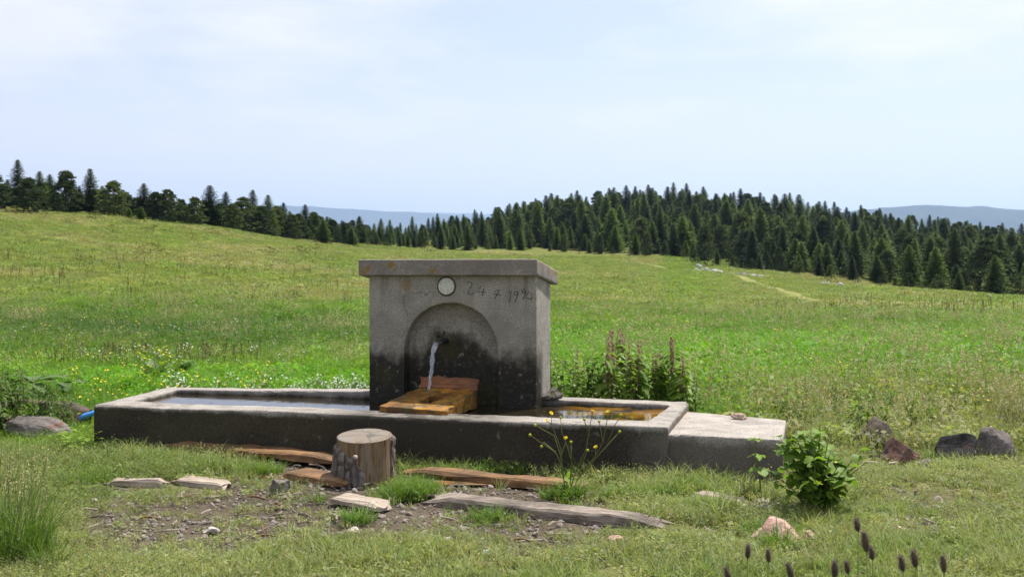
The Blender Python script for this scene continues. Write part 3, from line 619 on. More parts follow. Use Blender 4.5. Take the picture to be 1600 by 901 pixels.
beam('wooden_plank', on_ground(272, 704), on_ground(528, 727), .20, .06, M['brown_wood'], 'damp orange brown plank along the trough foot left of the stump', 6, z=.035, dep=.1)
beam('wooden_plank', on_ground(455, 741), on_ground(550, 757), .22, .05, M['brown_wood'], 'short muddy brown plank running under the left side of the stump', 7, dep=.2)
beam('wooden_plank', on_ground(640, 741), on_ground(905, 765), .14, .06, M['brown_wood'], 'dark wet plank at the trough foot right of the stump', 8, z=.01, dep=.2)
beam('wooden_plank', on_ground(172, 757), on_ground(258, 759), .07, .05, M['pale_wood'], 'small bleached plank at the far left of the bare earth', 9, dep=.1)
beam('wooden_plank', on_ground(278, 752), on_ground(356, 760), .13, .045, M['pale_wood'], 'broad pale plank half sunk beside the small bleached plank', 10, dep=.15)
beam('wooden_plank', on_ground(524, 783), on_ground(600, 795), .17, .05, M['pale_wood'], 'pinkish broken plank lying just below the stump', 11, dep=.1)
beam('wooden_plank', on_ground(1085, 775), on_ground(1165, 790), .12, .05, M['pale_wood'], 'short pale plank under the ledge by the young plant', 12, dep=.2)
mb = MB()
for px, py, rx, ry, sd_ in ((500, 742, .55, .12, 1), (740, 752, .60, .10, 2), (880, 752, .5, .08, 3)):
    c = on_ground(px, py); ph = np.linspace(0, 2*math.pi, 30, endpoint=False); rr = .75+.5*fbm(np.stack([np.cos(ph)*1.5, np.sin(ph)*1.5, ph*0+sd_], 1), 3, sd_)
    P = [(c.x+rx*r_*math.cos(a), c.y+ry*r_*math.sin(a)) for a, r_ in zip(ph, rr)]
    mb.add([(x, y, gz(x, y)-.012+.01) for x, y in P]+[(c.x, c.y, gz(c.x, c.y)+.004)], [(k, (k+1) % 30, 30) for k in range(30)])
tag(link('wet_mud', mb.mesh('wet_mud', M['mud'], True)), kind='structure')

# ------------------------------------------------------------------ stones
def rock_mesh(name, dims, mat, seed, cuts=9, sub=4, rough=.16):
    bm = bmesh.new(); bmesh.ops.create_icosphere(bm, subdivisions=sub, radius=1); r = np.random.default_rng(seed)
    co = np.array([v.co[:] for v in bm.verts])
    for _ in range(cuts):
        nrm = r.normal(size=3); nrm /= np.linalg.norm(nrm); dd = r.uniform(.55, .85); h = co@nrm; co = co-nrm*np.maximum(0, h-dd)[:, None]*.92
    co[:, 2] = np.where(co[:, 2] < -.35, -.35+(co[:, 2]+.35)*.15, co[:, 2]); wide = 1+.18*sstep(.4, -.35, co[:, 2]); co[:, :2] *= wide[:, None]
    co *= (1+(fbm(co*2.3+seed, 4, seed)-.5)*2*rough)[:, None]; ext = co.max(0)-co.min(0); co = (co-(co.max(0)+co.min(0))/2)/ext*np.array(dims)
    for v, c in zip(bm.verts, co): v.co = c
    me = bpy.data.meshes.new(name); bm.to_mesh(me); bm.free(); me.materials.append(mat); return me
def rock(name, p, dims, mat, label, seed, rz=0, group=None, sink=.08, cat='rock', cuts=9, z=None):
    o = link(name, rock_mesh(name, dims, mat, seed, cuts), None, (p.x, p.y, (gz(p.x, p.y) if z is None else z)+dims[2]*(.5-sink)), (0, 0, rz)); return tag(o, label, cat, group)
def pxm(n, p): return n*p.y/F
def gp(px, py): return on_ground(px, py)
p = gp(1372, 700); rock('boulder', p, (pxm(76, p), .30, pxm(54, p)), M['rock_dark'], 'dark brown rounded boulder against the nettles, leftmost of the four boulders', 71, group='boulders at the grass edge')
p = gp(1408, 719); rock('boulder', p, (pxm(56, p), .26, pxm(38, p)), M['rock_red'], 'reddish brown flat topped boulder in front of the dark brown one', 72, .2, 'boulders at the grass edge', cuts=12)
p = gp(1494, 719); rock('boulder', p, (pxm(74, p), .30, pxm(47, p)), M['rock_sooty'], 'sooty black faceted boulder with rusty patches', 73, .5, 'boulders at the grass edge', cuts=14)
p = gp(1552, 712); rock('boulder', p, (pxm(62, p), .30, pxm(50, p)), M['rock_grey'], 'grey speckled pointed boulder beside the black one, rightmost of the four', 74, 0, 'boulders at the grass edge')
p = gp(1214, 845); rock('stone', p, (pxm(80, p), .28, pxm(40, p)), M['rock_pink'], 'large pinkish stone with dark red top below the leafy weed', 75, .3, cat='stone', cuts=14, sink=.1)
p = gp(1265, 846); rock('stone', p, (pxm(28, p), .11, pxm(20, p)), M['rock_tan'], 'small tan stone lying right of the large pinkish stone', 76, .6, cat='stone')
p = gp(437, 769); rock('stone', p, (pxm(33, p), .13, pxm(24, p)), M['rock_moss'], 'mossy grey stone on the mud left of the stump', 77, .2, cat='stone', cuts=12)
p = fo(5.33, 1.03); rock('stone', p, (.14, .085, .055), M['rock_tan'], 'flat tan stone left on the concrete ledge', 78, -.2, cat='stone', cuts=12, z=.305, sink=.02)
p = fo(3.73, 1.22); rock('stone', p, (.19, .16, .11), M['rock_moss'], 'mossy grey block on the trough rim against the fountain wall', 79, -.3, cat='stone', cuts=14, z=.392, sink=.02)
p = gp(1195, 790); rock('stone', p, (pxm(48, p), .16, pxm(13, p)), M['rock_pale'], 'flat pale stone at the foot of the young leafy plant', 80, .1, cat='stone')
p = gp(1395, 853); rock('stone', p, (pxm(32, p), .13, pxm(10, p)), M['rock_pink'], 'flat pink stone in the trodden grass near the bottom, right of centre', 81, .2, cat='stone')
p = gp(1463, 838); rock('stone', p, (pxm(20, p), .10, pxm(9, p)), M['rock_tan'], 'small flat tan stone in the grass right of the flat pink one', 82, .7, cat='stone')
p = gp(1404, 826); rock('stone', p, (pxm(26, p), .06, pxm(8, p)), M['rock_pink'], 'narrow reddish stone just above the flat pink one', 83, -.5, cat='stone')
p = gp(1445, 727); rock('stone', p, (pxm(30, p), .13, pxm(12, p)), M['rock_grey'], 'low grey stone sunk between the reddish and black boulders', 84, .2, cat='stone')
p = gp(1458, 706); rock('stone', p, (pxm(18, p), .09, pxm(14, p)), M['rock_tan'], 'little buff stone tucked left of the black boulder', 85, .4, cat='stone')
for px, py, w, lab, sd_ in ((330, 829, 26, 'pale flat stone in the bare earth near the left, nearest the camera', 86), (148, 782, 16, 'small pale stone in the bare earth below the bleached plank', 87), (552, 829, 24, 'flat whitish stone in the bare earth below the stump', 88),
                            (963, 845, 34, 'flat pinkish stone in the grass below the grey beam', 89), (700, 842, 17, 'small white stone in the bare earth right of the stump', 90)):
    p = gp(px, py); rock('stone', p, (pxm(w, p), pxm(w, p)*.8, pxm(w, p)*.3), M['rock_pale' if sd_ != 89 else 'rock_pink'], lab, sd_, rng.uniform(0, 3), cat='stone')
p = gp(760, 866); rock('plastic_scrap', p, (.045, .05, .03), M['plastic'], 'crumpled clear plastic scrap on the grass', 91, cat='litter', sink=.05, cuts=14)
# charred sticks between the boulders
for px, py, ln, ang, lab, sd_, mk in ((1345, 707, .14, .1, 'short pale stick left of the reddish boulder', 1, 'pale_wood'), (1358, 726, .13, -.15, 'bleached flat stick lying left of the reddish boulder, nearest the camera', 2, 'pale_wood'), (1395, 727, .12, .5, 'thin pale stick leaning below the reddish boulder', 3, 'pale_wood'), (1370, 716, .12, -.3, 'dark charred stick between the pale sticks', 4, 'rock_sooty')):
    p = gp(px, py); mb = MB(); mb.tube([(-ln/2, 0, .012), (-ln/6, .006, .018), (ln/4, -.004, .02), (ln/2, .004, .016)], [.011, .014, .013, .009], 7)
    tag(link('stick', mb.mesh('stick', M[mk], True), None, p, (0, 0, ang)), lab, 'stick')
# pale outcrops by the track far behind
r = np.random.default_rng(9); OUT = [(1088, 140, .9, .5), (1545, 95, .8, .35)]
for px0, px1, d0, d1, m in ((1092, 1128, 141, 134, 12), (1140, 1202, 124, 115, 20), (1268, 1330, 113, 106, 12)):
    for k in range(m): u = r.uniform(); OUT.append((px0+(px1-px0)*u, d0+(d1-d0)*u+r.normal(0, 2.2), r.uniform(.5, 1.5), r.uniform(.35, .75)))
OM = [rock_mesh('limestone', (1, .75, .45), M['rock_white'], 300+k, 12, 3, .2) for k in range(6)]
for i, (px, d, w, h) in enumerate(OUT):
    x, y = atd(px, d); tag(link('limestone_rock', OM[i % 6], None, (x, y, gz(x, y)+h*.25), (0, 0, r.uniform(0, 6)), (w, w, h/.45)), 'pale limestone rock in the rubble between the dirt track and the wood' if px < 1250 else 'pale limestone rock at the wood edge right of the dirt track', 'rock', 'limestone rocks by the track' if px < 1250 else 'limestone rocks at the wood edge')

# old log trough at far left, blue pipe and a grey boulder
lg = empty('log_trough', gp(20, 672), R(-10), 'dark hollowed log trough lying in the weeds left of the fountain', 'trough')
lp0 = at(-60, 640, .12); mb = MB(); nu = 30; prof = [(-.34, 0), (-.33, .19), (-.25, .20), (-.20, .06), (.20, .05), (.24, .25), (.33, .26), (.34, 0)]; L = 2.05; v = []
for i in range(nu):
    u = i/(nu-1); nn = fbm(np.stack([np.full(8, u*6), np.arange(8)*1.3, np.zeros(8)], 1), 3, 88)-.5
    for k, (a, b) in enumerate(prof): v.append((-1.5+u*L, a+nn[k]*.05+.1, b*(1 if u < .9 else 1-(u-.9)*3)+nn[k]*.05-.03))
mb.add(v, [(i*8+k, (i+1)*8+k, (i+1)*8+k+1, i*8+k+1) for i in range(nu-1) for k in range(7)]+[tuple(range(7, -1, -1)), tuple(range((nu-1)*8, nu*8))])
link('log_shell', mb.mesh('log_shell', wood('dark_log', (.05, .032, .022), (.13, .085, .055), .2, .6), True), lg)
mb = MB(); mb.add([(-1.4, -.12, .10), (.4, -.12, .10), (.4, .34, .10), (-1.4, .34, .10)], [(0, 1, 2, 3)]); link('trough_water', mb.mesh('trough_water', M['water']), lg)
p = gp(58, 682); rock('boulder', p, (pxm(120, p), .36, pxm(38, p)), M['rock_grey'], 'long low grey boulder at far left beside the fountain end', 92, -.15, sink=.15, cuts=6)
p = gp(108, 660); rock('stone', p, (pxm(40, p), .16, pxm(22, p)), M['rock_grey'], 'grey stone holding the blue pipe at the fountain end', 93, .1, cat='stone')
q = at(136, 642, .16); mb = MB(); mb.tube([(q.x-.06, q.y-.02, .09), (q.x-.02, q.y, .115), (q.x+.06, q.y+.03, .14), (q.x+.2, q.y+.06, .15)], .026, 12)
tag(link('water_pipe', mb.mesh('water_pipe', M['blue'], True)), 'short bright blue plastic pipe at the trough left end', 'pipe')

# ------------------------------------------------------------------ plants: shapes
def blades(n, h, spread, w, lean, seed, kink=.0):
    r = np.random.default_rng(seed); T = np.array([0, .38, .74, 1.0]); v, f = [], []
    for i in range(n):
        a, q = r.uniform(0, 6.283), spread*math.sqrt(r.uniform()); b = np.array([q*math.cos(a), q*math.sin(a), 0]); hh = r.uniform(*h); ph = a+r.normal(0, 1.0); ln = lean*r.uniform(.2, 1.2)
        dr = np.array([math.cos(ph), math.sin(ph), 0]); tw = r.uniform(0, 6.283); sd_ = np.array([math.cos(tw), math.sin(tw), 0]); o = len(v)
        for t_ in T:
            c = b+dr*(ln*hh*t_**1.8)+np.array([0, 0, hh*t_*(1-.35*ln*t_)]); ww = w*(1-t_)**.65*r.uniform(.8, 1.2)
            v += [c] if t_ == 1 else [c-sd_*ww/2, c+sd_*ww/2]
        f += [(o, o+1, o+3, o+2), (o+2, o+3, o+5, o+4), (o+4, o+5, o+6)]
    return v, f
def low_leaves(n, h, spread, sz, seed):
    r = np.random.default_rng(seed); v, f = [], []
    for i in range(n):
        a, q = r.uniform(0, 6.283), spread*math.sqrt(r.uniform()); c = np.array([q*math.cos(a), q*math.sin(a), r.uniform(*h)]); s_ = sz*r.uniform(.6, 1.3)
        x = r.normal(size=3); x[2] *= .5; x /= np.linalg.norm(x); y = np.cross(x, r.normal(size=3)); y[2] *= .5; y /= np.linalg.norm(y); o = len(v)
        v += [c-x*s_, c-y*s_*.5, c+x*s_, c+y*s_*.5]; f += [(o, o+1, o+2, o+3)]
    return v, f
def flower_head(mb, c, r_, m, n=6, tilt=0, seed=0):
    r = np.random.default_rng(seed); ax = Vector((r.normal(0, .35), r.normal(0, .35)-.25, 1)).normalized(); e = ax.orthogonal().normalized(); g = ax.cross(e); c = Vector(c)
    ring_ = [c+(e*math.cos(2*math.pi*k/n)+g*math.sin(2*math.pi*k/n))*r_+ax*r_*.35 for k in range(n)]
    mb.add([c]+ring_, [(0, 1+k, 1+(k+1) % n) for k in range(n)], m)
SRC = {}
def source(coll, name, me):
    o = bpy.data.objects.new(name, me); coll.objects.link(o); return o
def src_coll(name): return bpy.data.collections.new(name)      # never linked to the scene: only the scattered stuff uses it
def scatter(name, coll, xyz, idx, rot, scl, tint, label=None):
    me = bpy.data.meshes.new(name); n = len(xyz); me.vertices.add(n); me.vertices.foreach_set('co', np.asarray(xyz, np.float32).ravel())
    def at_(nm, typ, data, key='value'): a = me.attributes.new(nm, typ, 'POINT'); a.data.foreach_set(key, np.ascontiguousarray(data).ravel())
    at_('idx', 'INT', np.asarray(idx, np.int32)); at_('rot', 'FLOAT_VECTOR', np.asarray(rot, np.float32), 'vector'); at_('scl', 'FLOAT', np.asarray(scl, np.float32))
    at_('tint', 'FLOAT_COLOR', np.concatenate([tint, np.ones((n, 1))], 1).astype(np.float32), 'color')
    o = link(name, me); ng = bpy.data.node_groups.new(name, 'GeometryNodeTree')
    ng.interface.new_socket('Geometry', in_out='INPUT', socket_type='NodeSocketGeometry'); ng.interface.new_socket('Geometry', in_out='OUTPUT', socket_type='NodeSocketGeometry')
    N, L_ = ng.nodes, ng.links; gi, go = N.new('NodeGroupInput'), N.new('NodeGroupOutput'); ip = N.new('GeometryNodeInstanceOnPoints'); ci = N.new('GeometryNodeCollectionInfo')
    ci.inputs['Collection'].default_value = coll; ci.inputs['Separate Children'].default_value = True; ci.inputs['Reset Children'].default_value = True
    def na(nm, typ): a = N.new('GeometryNodeInputNamedAttribute'); a.data_type = typ; a.inputs['Name'].default_value = nm; return a.outputs['Attribute']
    ip.inputs['Pick Instance'].default_value = True
    L_.new(gi.outputs[0], ip.inputs['Points']); L_.new(ci.outputs[0], ip.inputs['Instance']); L_.new(na('idx', 'INT'), ip.inputs['Instance Index'])
    e2r = N.new('FunctionNodeEulerToRotation'); L_.new(na('rot', 'FLOAT_VECTOR'), e2r.inputs[0]); L_.new(e2r.outputs[0], ip.inputs['Rotation']); L_.new(na('scl', 'FLOAT'), ip.inputs['Scale']); L_.new(ip.outputs[0], go.inputs[0])
    o.modifiers.new('scatter', 'NODES').node_group = ng
    return tag(o, kind='stuff')
def in_view(d0, d1, dens, m0=-480, m1=2080, seed=0):
    """random points on the part of the meadow between two distances, even per square metre"""
    r = np.random.default_rng(seed); k = (m1-m0)/F; n = int(dens*k*(d1*d1-d0*d0)/2); d = np.sqrt(r.uniform(d0*d0, d1*d1, n)); px = r.uniform(m0, m1, n)
    return (px-800)/F*d, d, px, r
def clear_of(x, y):
    s, t_ = fo_inv(x, y); k = (s > -.12) & (s < 5.74) & (t_ > -.02) & (t_ < 1.5); k |= (s > 1.9) & (s < 3.8) & (t_ > 0) & (t_ < 1.7)
    k |= np.hypot(x-sp.x, y-sp.y) < .22
    return ~k
def clear_of_planks(x, y):
    k = np.ones(len(x), bool)
    for p0, p1, w in PLANKS:
        ax, ay = p1.x-p0.x, p1.y-p0.y; L2 = ax*ax+ay*ay; u = np.clip(((x-p0.x)*ax+(y-p0.y)*ay)/L2, 0, 1); dd = np.hypot(x-p0.x-u*ax, y-p0.y-u*ay); dn = y < p0.y+u*ay
        k &= ~(dd < w*.5+np.where(dn, .13, 0))
    return k
def jitter(r, c, a=.18, hue=.12):
    n = len(c); return np.clip(c*(1+r.normal(0, a, (n, 1)))*(1+np.stack([r.normal(0, hue, n), np.zeros(n), r.normal(0, hue, n)], 1)), .004, .6)

# short trodden turf before the fountain
ct = src_coll('turf_sources')
for i in range(4): v, f = blades(14, (.02, .065), .05, .0060, 1.0, 100+i); source(ct, f'a_turf_{i}', mesh_np('turf', v, f, M['grass']))
for i in range(3): v, f = low_leaves(24, (.004, .040), .06, .0120, 110+i); source(ct, f'b_clover_{i}', mesh_np('clover', v, f, M['grass']))
for i in range(3):
    v, f = blades(18, (.05, .14), .045, .0056, 1.1, 120+i); source(ct, f'c_tuft_{i}', mesh_np('tuft', v, f, M['grass']))
for i in range(2):
    v, f = blades(9, (.05, .10), .05, .0022, .6, 130+i); mb = MB(); mb.add(v, f)
    for k in range(9): q = v[k*7+6]; a, b = low_leaves(5, (-.012, .008), .010, .0045, k+i*20); mb.add([np.array(z)+q for z in a], b)
    source(ct, f'd_meadowgrass_{i}', mb.mesh('meadowgrass', M['grass']))
x, y, px, r = in_view(3.2, 9.6, 1900, seed=1); ok = clear_of(x, y)
s_, t_ = fo_inv(x, y); ok &= ~((t_ > 1.3) & (px > 150) & (px < 1230)); ok &= (r.uniform(size=len(x)) > dirt_amount(x, y)*(.35+1.05*n2(x, y, 2.6, 3, 55)))
ok &= (n2(x, y, 2.6, 4, 91)*.6+n2(x, y, 9, 2, 92)*.4+.22*r.uniform(size=len(x)) > .572)
ok &= clear_of_planks(x, y)
x, y, px, r_ = x[ok], y[ok], px[ok], r; n = len(x); z = ground_z(x, y)-.004
cl_ = n2(x, y, 1.5, 3, 12); u = r.uniform(size=n); idx = np.where(u < .42, r.integers(0, 4, n), np.where(u < .70, 4+r.integers(0, 3, n), np.where(u < .70+.5*sstep(.48, .62, cl_), 7+r.integers(0, 3, n), 10+r.integers(0, 2, n))))
py = HZ+F*EYE/y; lushy = np.exp(-((py-735)/40)**2)*((px < 1220)|(px>1700)) + np.exp(-((px-1150)/60)**2-((py-805)/28)**2)
sc = r.uniform(.6, 1.25, n)*(1+.35*lushy)*np.where(dirt_amount(x, y) > .4, .75, 1)
tt_ = tints(x, y); gl = np.exp(-((px-640)/48)**2-((py-772)/26)**2)+.8*np.exp(-((px-500)/40)**2-((py-783)/14)**2)+.7*np.exp(-((px-140)/40)**2-((py-752)/14)**2)+.6*sstep(.55, .66, cl_)
gl = np.clip(gl, 0, 1)[:, None]; tt_ = tt_*(1-.75*gl)+np.array([.125, .20, .022])*.75*gl
scatter('turf', ct, np.stack([x, y, z], 1), idx, np.stack([r.normal(0, .12, n), r.normal(0, .12, n), r.uniform(0, 6.28, n)], 1), sc, jitter(r, tt_, .2, .1))
# brighter tussocks along the trough foot and by the stump
tx_, ty_, ts_ = [], [], []
for px, py, rx, ry, n, s0 in ((640, 775, .17, .15, 150, 1.25), (500, 785, .12, .06, 60, 1.0), (140, 757, .14, .06, 60, 1.2), (330, 735, .5, .07, 130, 1.0), (420, 740, .25, .08, 70, 1.0), (300, 690, .25, .06, 60, 1.5), (1120, 800, .22, .12, 110, 1.1), (1000, 775, .4, .08, 120, .9), (880, 778, .12, .06, 50, 1.2), (590, 752, .12, .05, 40, 1.5), (960, 742, .35, .04, 60, 1.3), (760, 738, .4, .04, 40, 1.1), (1200, 835, .16, .06, 40, 1.1), (1215, 858, .10, .03, 25, 1.2), (800, 800, .5, .05, 60, .9), (560, 815, .1, .04, 20, 1.0), (760, 812, .15, .03, 25, 1.0)):
    c = gp(px, py); a = rng.uniform(0, 6.283, n); q = np.sqrt(rng.uniform(0, 1, n)); tx_.append(c.x+rx*q*np.cos(a)); ty_.append(c.y+ry*q*np.sin(a)); ts_.append(s0*rng.uniform(.7, 1.25, n)*(1.15-.4*q))
x, y, sc = map(np.concatenate, (tx_, ty_, ts_)); ok = clear_of(x, y) & clear_of_planks(x, y); x, y, sc = x[ok], y[ok], sc[ok]; n = len(x)
scatter('grass_tussocks', ct, np.stack([x, y, ground_z(x, y)-.004], 1), np.where(rng.uniform(size=n) < .7, 7+rng.integers(0, 3, n), 10+rng.integers(0, 2, n)), np.stack([rng.normal(0, .15, n), rng.normal(0, .15, n), rng.uniform(0, 6.28, n)], 1), sc, jitter(rng, np.tile(np.array([[.115, .195, .024]]), (n, 1)), .2, .12))
# gravel in the bare earth
cg = src_coll('gravel_sources')
for i in range(5): source(cg, f'g_{i}', rock_mesh('gravel', (1, .8, .5), M['pebble'], 400+i, 8, 2))
x, y, px, r = in_view(4.2, 8.2, 700, seed=5); k = dirt_amount(x, y)*n2(x, y, 1.9, 3, 14); ok = clear_of(x, y) & (r.uniform(size=len(x)) < k*1.2+.02); x, y = x[ok], y[ok]; n = len(x)
scatter('gravel', cg, np.stack([x, y, ground_z(x, y)-.012], 1), r.integers(0, 5, n), np.stack([r.normal(0, .2, n), r.normal(0, .2, n), r.uniform(0, 6.28, n)], 1), .012+.045*r.uniform(0, 1, n)**4, np.ones((n, 3))*.4)

# twigs and straw trodden into the turf
cl2 = src_coll('litter_sources')
for i in range(4):
    mb = MB(); mb.tube([(-.5, 0, .06), (0, .08*(i-1.5), .1), (.5, .03, .05)], [.05, .07, .04], 5); source(cl2, f'l_{i}', mb.mesh('straw', M[('pale_wood', 'brown_wood', 'grey_wood', 'pale_wood')[i]]))
x, y, px, r = in_view(4.2, 8.0, 46, seed=15); ok = clear_of(x, y); x, y = x[ok], y[ok]; n = len(x)
scatter('straw_litter', cl2, np.stack([x, y, ground_z(x, y)+.004], 1), r.integers(0, 4, n), np.stack([r.normal(0, .1, n), r.normal(0, .1, n), r.uniform(0, 6.28, n)], 1), .03+.11*r.uniform(0, 1, n)**2.5, np.ones((n, 3))*.4)

# tall lush meadow behind
cm = src_coll('meadow_sources')
for i in range(4): v, f = blades(30, (.12, .30), .13, .0075, .8, 200+i); source(cm, f'a_lush_{i}', mesh_np('lush', v, f, M['grass']))
for i in range(3):
    v, f = blades(16, (.30, .52), .12, .0035, .35, 210+i); mb = MB(); mb.add(v, f)
    for k in range(16): q = np.array(v[k*7+6]); a, b = low_leaves(6, (-.06, .01), .012, .010, k+i*20); mb.add([np.array(zz)+q for zz in a], b, 1)
    source(cm, f'b_seedgrass_{i}', mb.mesh('seedgrass', [M['grass'], M['seed']]))
for i in range(3): v, f = low_leaves(60, (.02, .20), .16, .028, 220+i); source(cm, f'c_herb_{i}', mesh_np('herb', v, f, M['grass']))
x, y, px, r = in_view(8.2, 32, 150, seed=2); s_, t_ = fo_inv(x, y); ok = clear_of(x, y) & ((t_ > 1.48) | (px > 1235)&(y > 9.25) | (px < 140)&(y > 9.6))
ok &= r.uniform(size=len(x)) < np.interp(y, [8, 14, 22, 32], [1, .85, .55, .35]); x, y, px = x[ok], y[ok], px[ok]; n = len(x)
u = r.uniform(size=n); a = n2(x, y, .5, 3, 61); pseed = .01+.13*sstep(1050, 1250, px)*sstep(13.5, 9.5, y)+.05*sstep(.5, .62, n2(x, y, .22, 2, 63))*sstep(12, 16, y)
idx = np.where(u < pseed, 4+r.integers(0, 3, n), np.where(u > .80, 7+r.integers(0, 3, n), r.integers(0, 4, n)))
sc = r.uniform(.65, 1.2, n)*np.interp(y, [8, 14, 32], [.85, 1, 1.5])*np.where((px > 130) & (px < 580) & (y < 11.8), .72, 1)*(.8+.5*a)*(1+.45*np.exp(-((y-14)/4.5)**2)*sstep(.42, .60, n2(x, y, .8, 3, 65))*(px > 840))
scatter('meadow_grass', cm, np.stack([x, y, ground_z(x, y)-.01], 1), idx, np.stack([r.normal(0, .1, n), r.normal(0, .1, n), r.uniform(0, 6.28, n)], 1), sc, jitter(r, tints(x, y), .2, .12))
# hill grass farther off
cf = src_coll('hill_sources')
for i in range(4): v, f = blades(46, (.10, .26), .55, .022, .9, 240+i); source(cf, f'a_far_{i}', mesh_np('far', v, f, M['grass']))
for i in range(2): v, f = low_leaves(50, (.03, .22), .5, .07, 250+i); source(cf, f'b_farherb_{i}', mesh_np('farherb', v, f, M['grass']))
x, y, px, r = in_view(28, 178, 7.5, -480, 2080, seed=3); edge = np.interp(px, [0, 300, 560, 870, 1070, 1300, 1600], [118, 130, 172, 196, 178, 140, 112])
trk = np.interp(y, tdv[::-1], tp[::-1]); ok = (y < edge+6) & ((np.abs((px-trk)/F*y) > .75) | (y > 156) | (y < 52)) & (r.uniform(size=len(x)) < np.interp(y, [28, 45, 90, 178], [1, .8, .5, .4]))
x, y, px = x[ok], y[ok], px[ok]; n = len(x)
scatter('hill_grass', cf, np.stack([x, y, ground_z(x, y)-.02], 1), np.where(r.uniform(size=n) < .8, r.integers(0, 4, n), 4+r.integers(0, 2, n)), np.stack([r.normal(0, .1, n), r.normal(0, .1, n), r.uniform(0, 6.28, n)], 1), r.uniform(.5, 1.3, n)*np.interp(y, [28, 60, 178], [.8, 1.0, 1.2])*(.55+.9*n2(x, y, .12, 3, 66)), jitter(r, tints(x, y), .16, .1))
# wild flowers
cw = src_coll('flower_sources')
for i in range(3):
    mb = MB(); r_ = np.random.default_rng(500+i)
    for k in range(3): b = Vector((r_.normal(0, .04), r_.normal(0, .04), 0)); tpz = b+Vector((r_.normal(0, .03), r_.normal(0, .03), r_.uniform(.2, .34))); mb.tube([b, tpz], .0022, 3, 0, False); flower_head(mb, tpz, r_.uniform(.008, .015), 1, 6, seed=k+i*9); flower_head(mb, tpz+Vector((0, 0, -.010)), .008, 1, 5, seed=k+i*9+4)
    source(cw, f'a_white_{i}', mb.mesh('white_flower', [M['stem'], M['petal_white']]))
for i in range(3):
    mb = MB(); r_ = np.random.default_rng(520+i)
    for k in range(3): b = Vector((r_.normal(0, .04), r_.normal(0, .04), 0)); tpz = b+Vector((r_.normal(0, .03), r_.normal(0, .03), r_.uniform(.18, .36))); mb.tube([b, tpz], .0022, 3, 0, False); flower_head(mb, tpz, r_.uniform(.012, .019), 1, 6, seed=k+i*9+60)
    source(cw, f'b_yellow_{i}', mb.mesh('yellow_flower', [M['stem'], M['petal_yellow']]))
xs, ys, ids = [], [], []
def patch(n, p0, p1, d0, d1, kind, seed, clump=.5):
    r_ = np.random.default_rng(seed); p = r_.uniform(p0, p1, n*3); d = r_.uniform(d0, d1, n*3); x_ = (p-800)/F*d; w = n2(x_, d, 1.1, 3, seed); o = np.argsort(-(w+r_.uniform(0, clump, n*3)))[:n]
    xs.append(x_[o]); ys.append(d[o]); ids.append(kind*3+r_.integers(0, 3, n))
patch(190, 250, 590, 9.9, 12.2, 0, 31); patch(80, 60, 480, 14.0, 16.5, 0, 32); patch(70, 500, 600, 9.9, 12, 0, 33); patch(75, 110, 420, 9.9, 13.5, 1, 34); patch(30, 60, 300, 13.5, 17, 1, 35)
patch(70, 1180, 1600, 9.5, 13, 1, 36); patch(60, 1200, 1600, 13, 22, 1, 37); patch(30, 0, 560, 17, 28, 1, 38); patch(30, 0, 560, 17, 30, 0, 39); patch(15, 870, 1250, 14, 24, 1, 40)
x, y, idx = map(np.concatenate, (xs, ys, ids)); n = len(x); ok = clear_of(x, y); x, y, idx = x[ok], y[ok], idx[ok]; n = len(x)
scatter('wild_flowers', cw, np.stack([x, y, ground_z(x, y)], 1), idx, np.stack([x*0, x*0, rng.uniform(0, 6.28, n)], 1), rng.uniform(.6, 1.1, n)*np.interp(y, [9, 28], [.85, 1.3]), np.ones((n, 3))*.2)
# dead dark stalks on the left slope
cs = src_coll('stalk_sources')
for i in range(3):
    mb = MB(); r_ = np.random.default_rng(540+i)
    for k in range(4): b = Vector((r_.normal(0, .12), r_.normal(0, .12), 0)); h = r_.uniform(.45, .9); q = b+Vector((r_.normal(0, .06), r_.normal(0, .06), h)); mb.tube([b, q], [.010, .006], 3, 0, False); v, f = low_leaves(10, (-.25*h, 0), .015, .02, k); mb.add([np.array(zz)+np.array(q) for zz in v], f)
    source(cs, f's_{i}', mb.mesh('stalk', M['stem_brown']))
xs, ys, ids = [], [], []
patch(40, 0, 230, 42, 60, 0, 51); patch(60, 0, 560, 34, 75, 0, 52); patch(90, 60, 400, 14.5, 16.5, 0, 53); patch(60, 1180, 1600, 24, 40, 0, 54); patch(60, 1300, 1600, 40, 70, 0, 55)
x, y, idx = map(np.concatenate, (xs, ys, ids)); n = len(x)
scatter('dry_stalks', cs, np.stack([x, y, ground_z(x, y)], 1), idx, np.stack([x*0, x*0, rng.uniform(0, 6.28, n)], 1), rng.uniform(.6, 1.1, n)*np.interp(y, [14, 30, 70], [.45, .7, .85]), np.ones((n, 3))*.2)

# ------------------------------------------------------------------ single plants
def leaf_mesh(name, mat, L=1.0, Wd=.5, lobes=0, fold=.18, droop=.25, n=7):
    v, f = [], []; lob = lambda u: 1+ (.28*abs(math.sin(u*math.pi*lobes)) -.12 if lobes else 0)
    for i in range(n+1):
        u = i/n; w = Wd*.5*(math.sin(math.pi*min(1, u*.92+.06))**.8)*lob(u)*(0 if i in (0, n) else 1); x = L*u; z = -droop*L*u*u
        v += [(x, -w, z+fold*w), (x, 0, z), (x, w, z+fold*w)]
    for i in range(n): a = i*3; f += [(a, a+3, a+4, a+1), (a+1, a+4, a+5, a+2)]
    return mesh_np(name, v, f, mat, smooth=True)
def put_leaf(parent, me, p, az, pitch, size, roll=0):
    o = link('leaf', me, parent, p, (roll, -pitch, az), size); return o
LB = [leaf_mesh('lobed_leaf', M['leaf'], 1, .95, 3, .2, .3, 9), leaf_mesh('oval_leaf', M['leaf'], 1, .7, 2, .2, .35, 8)]
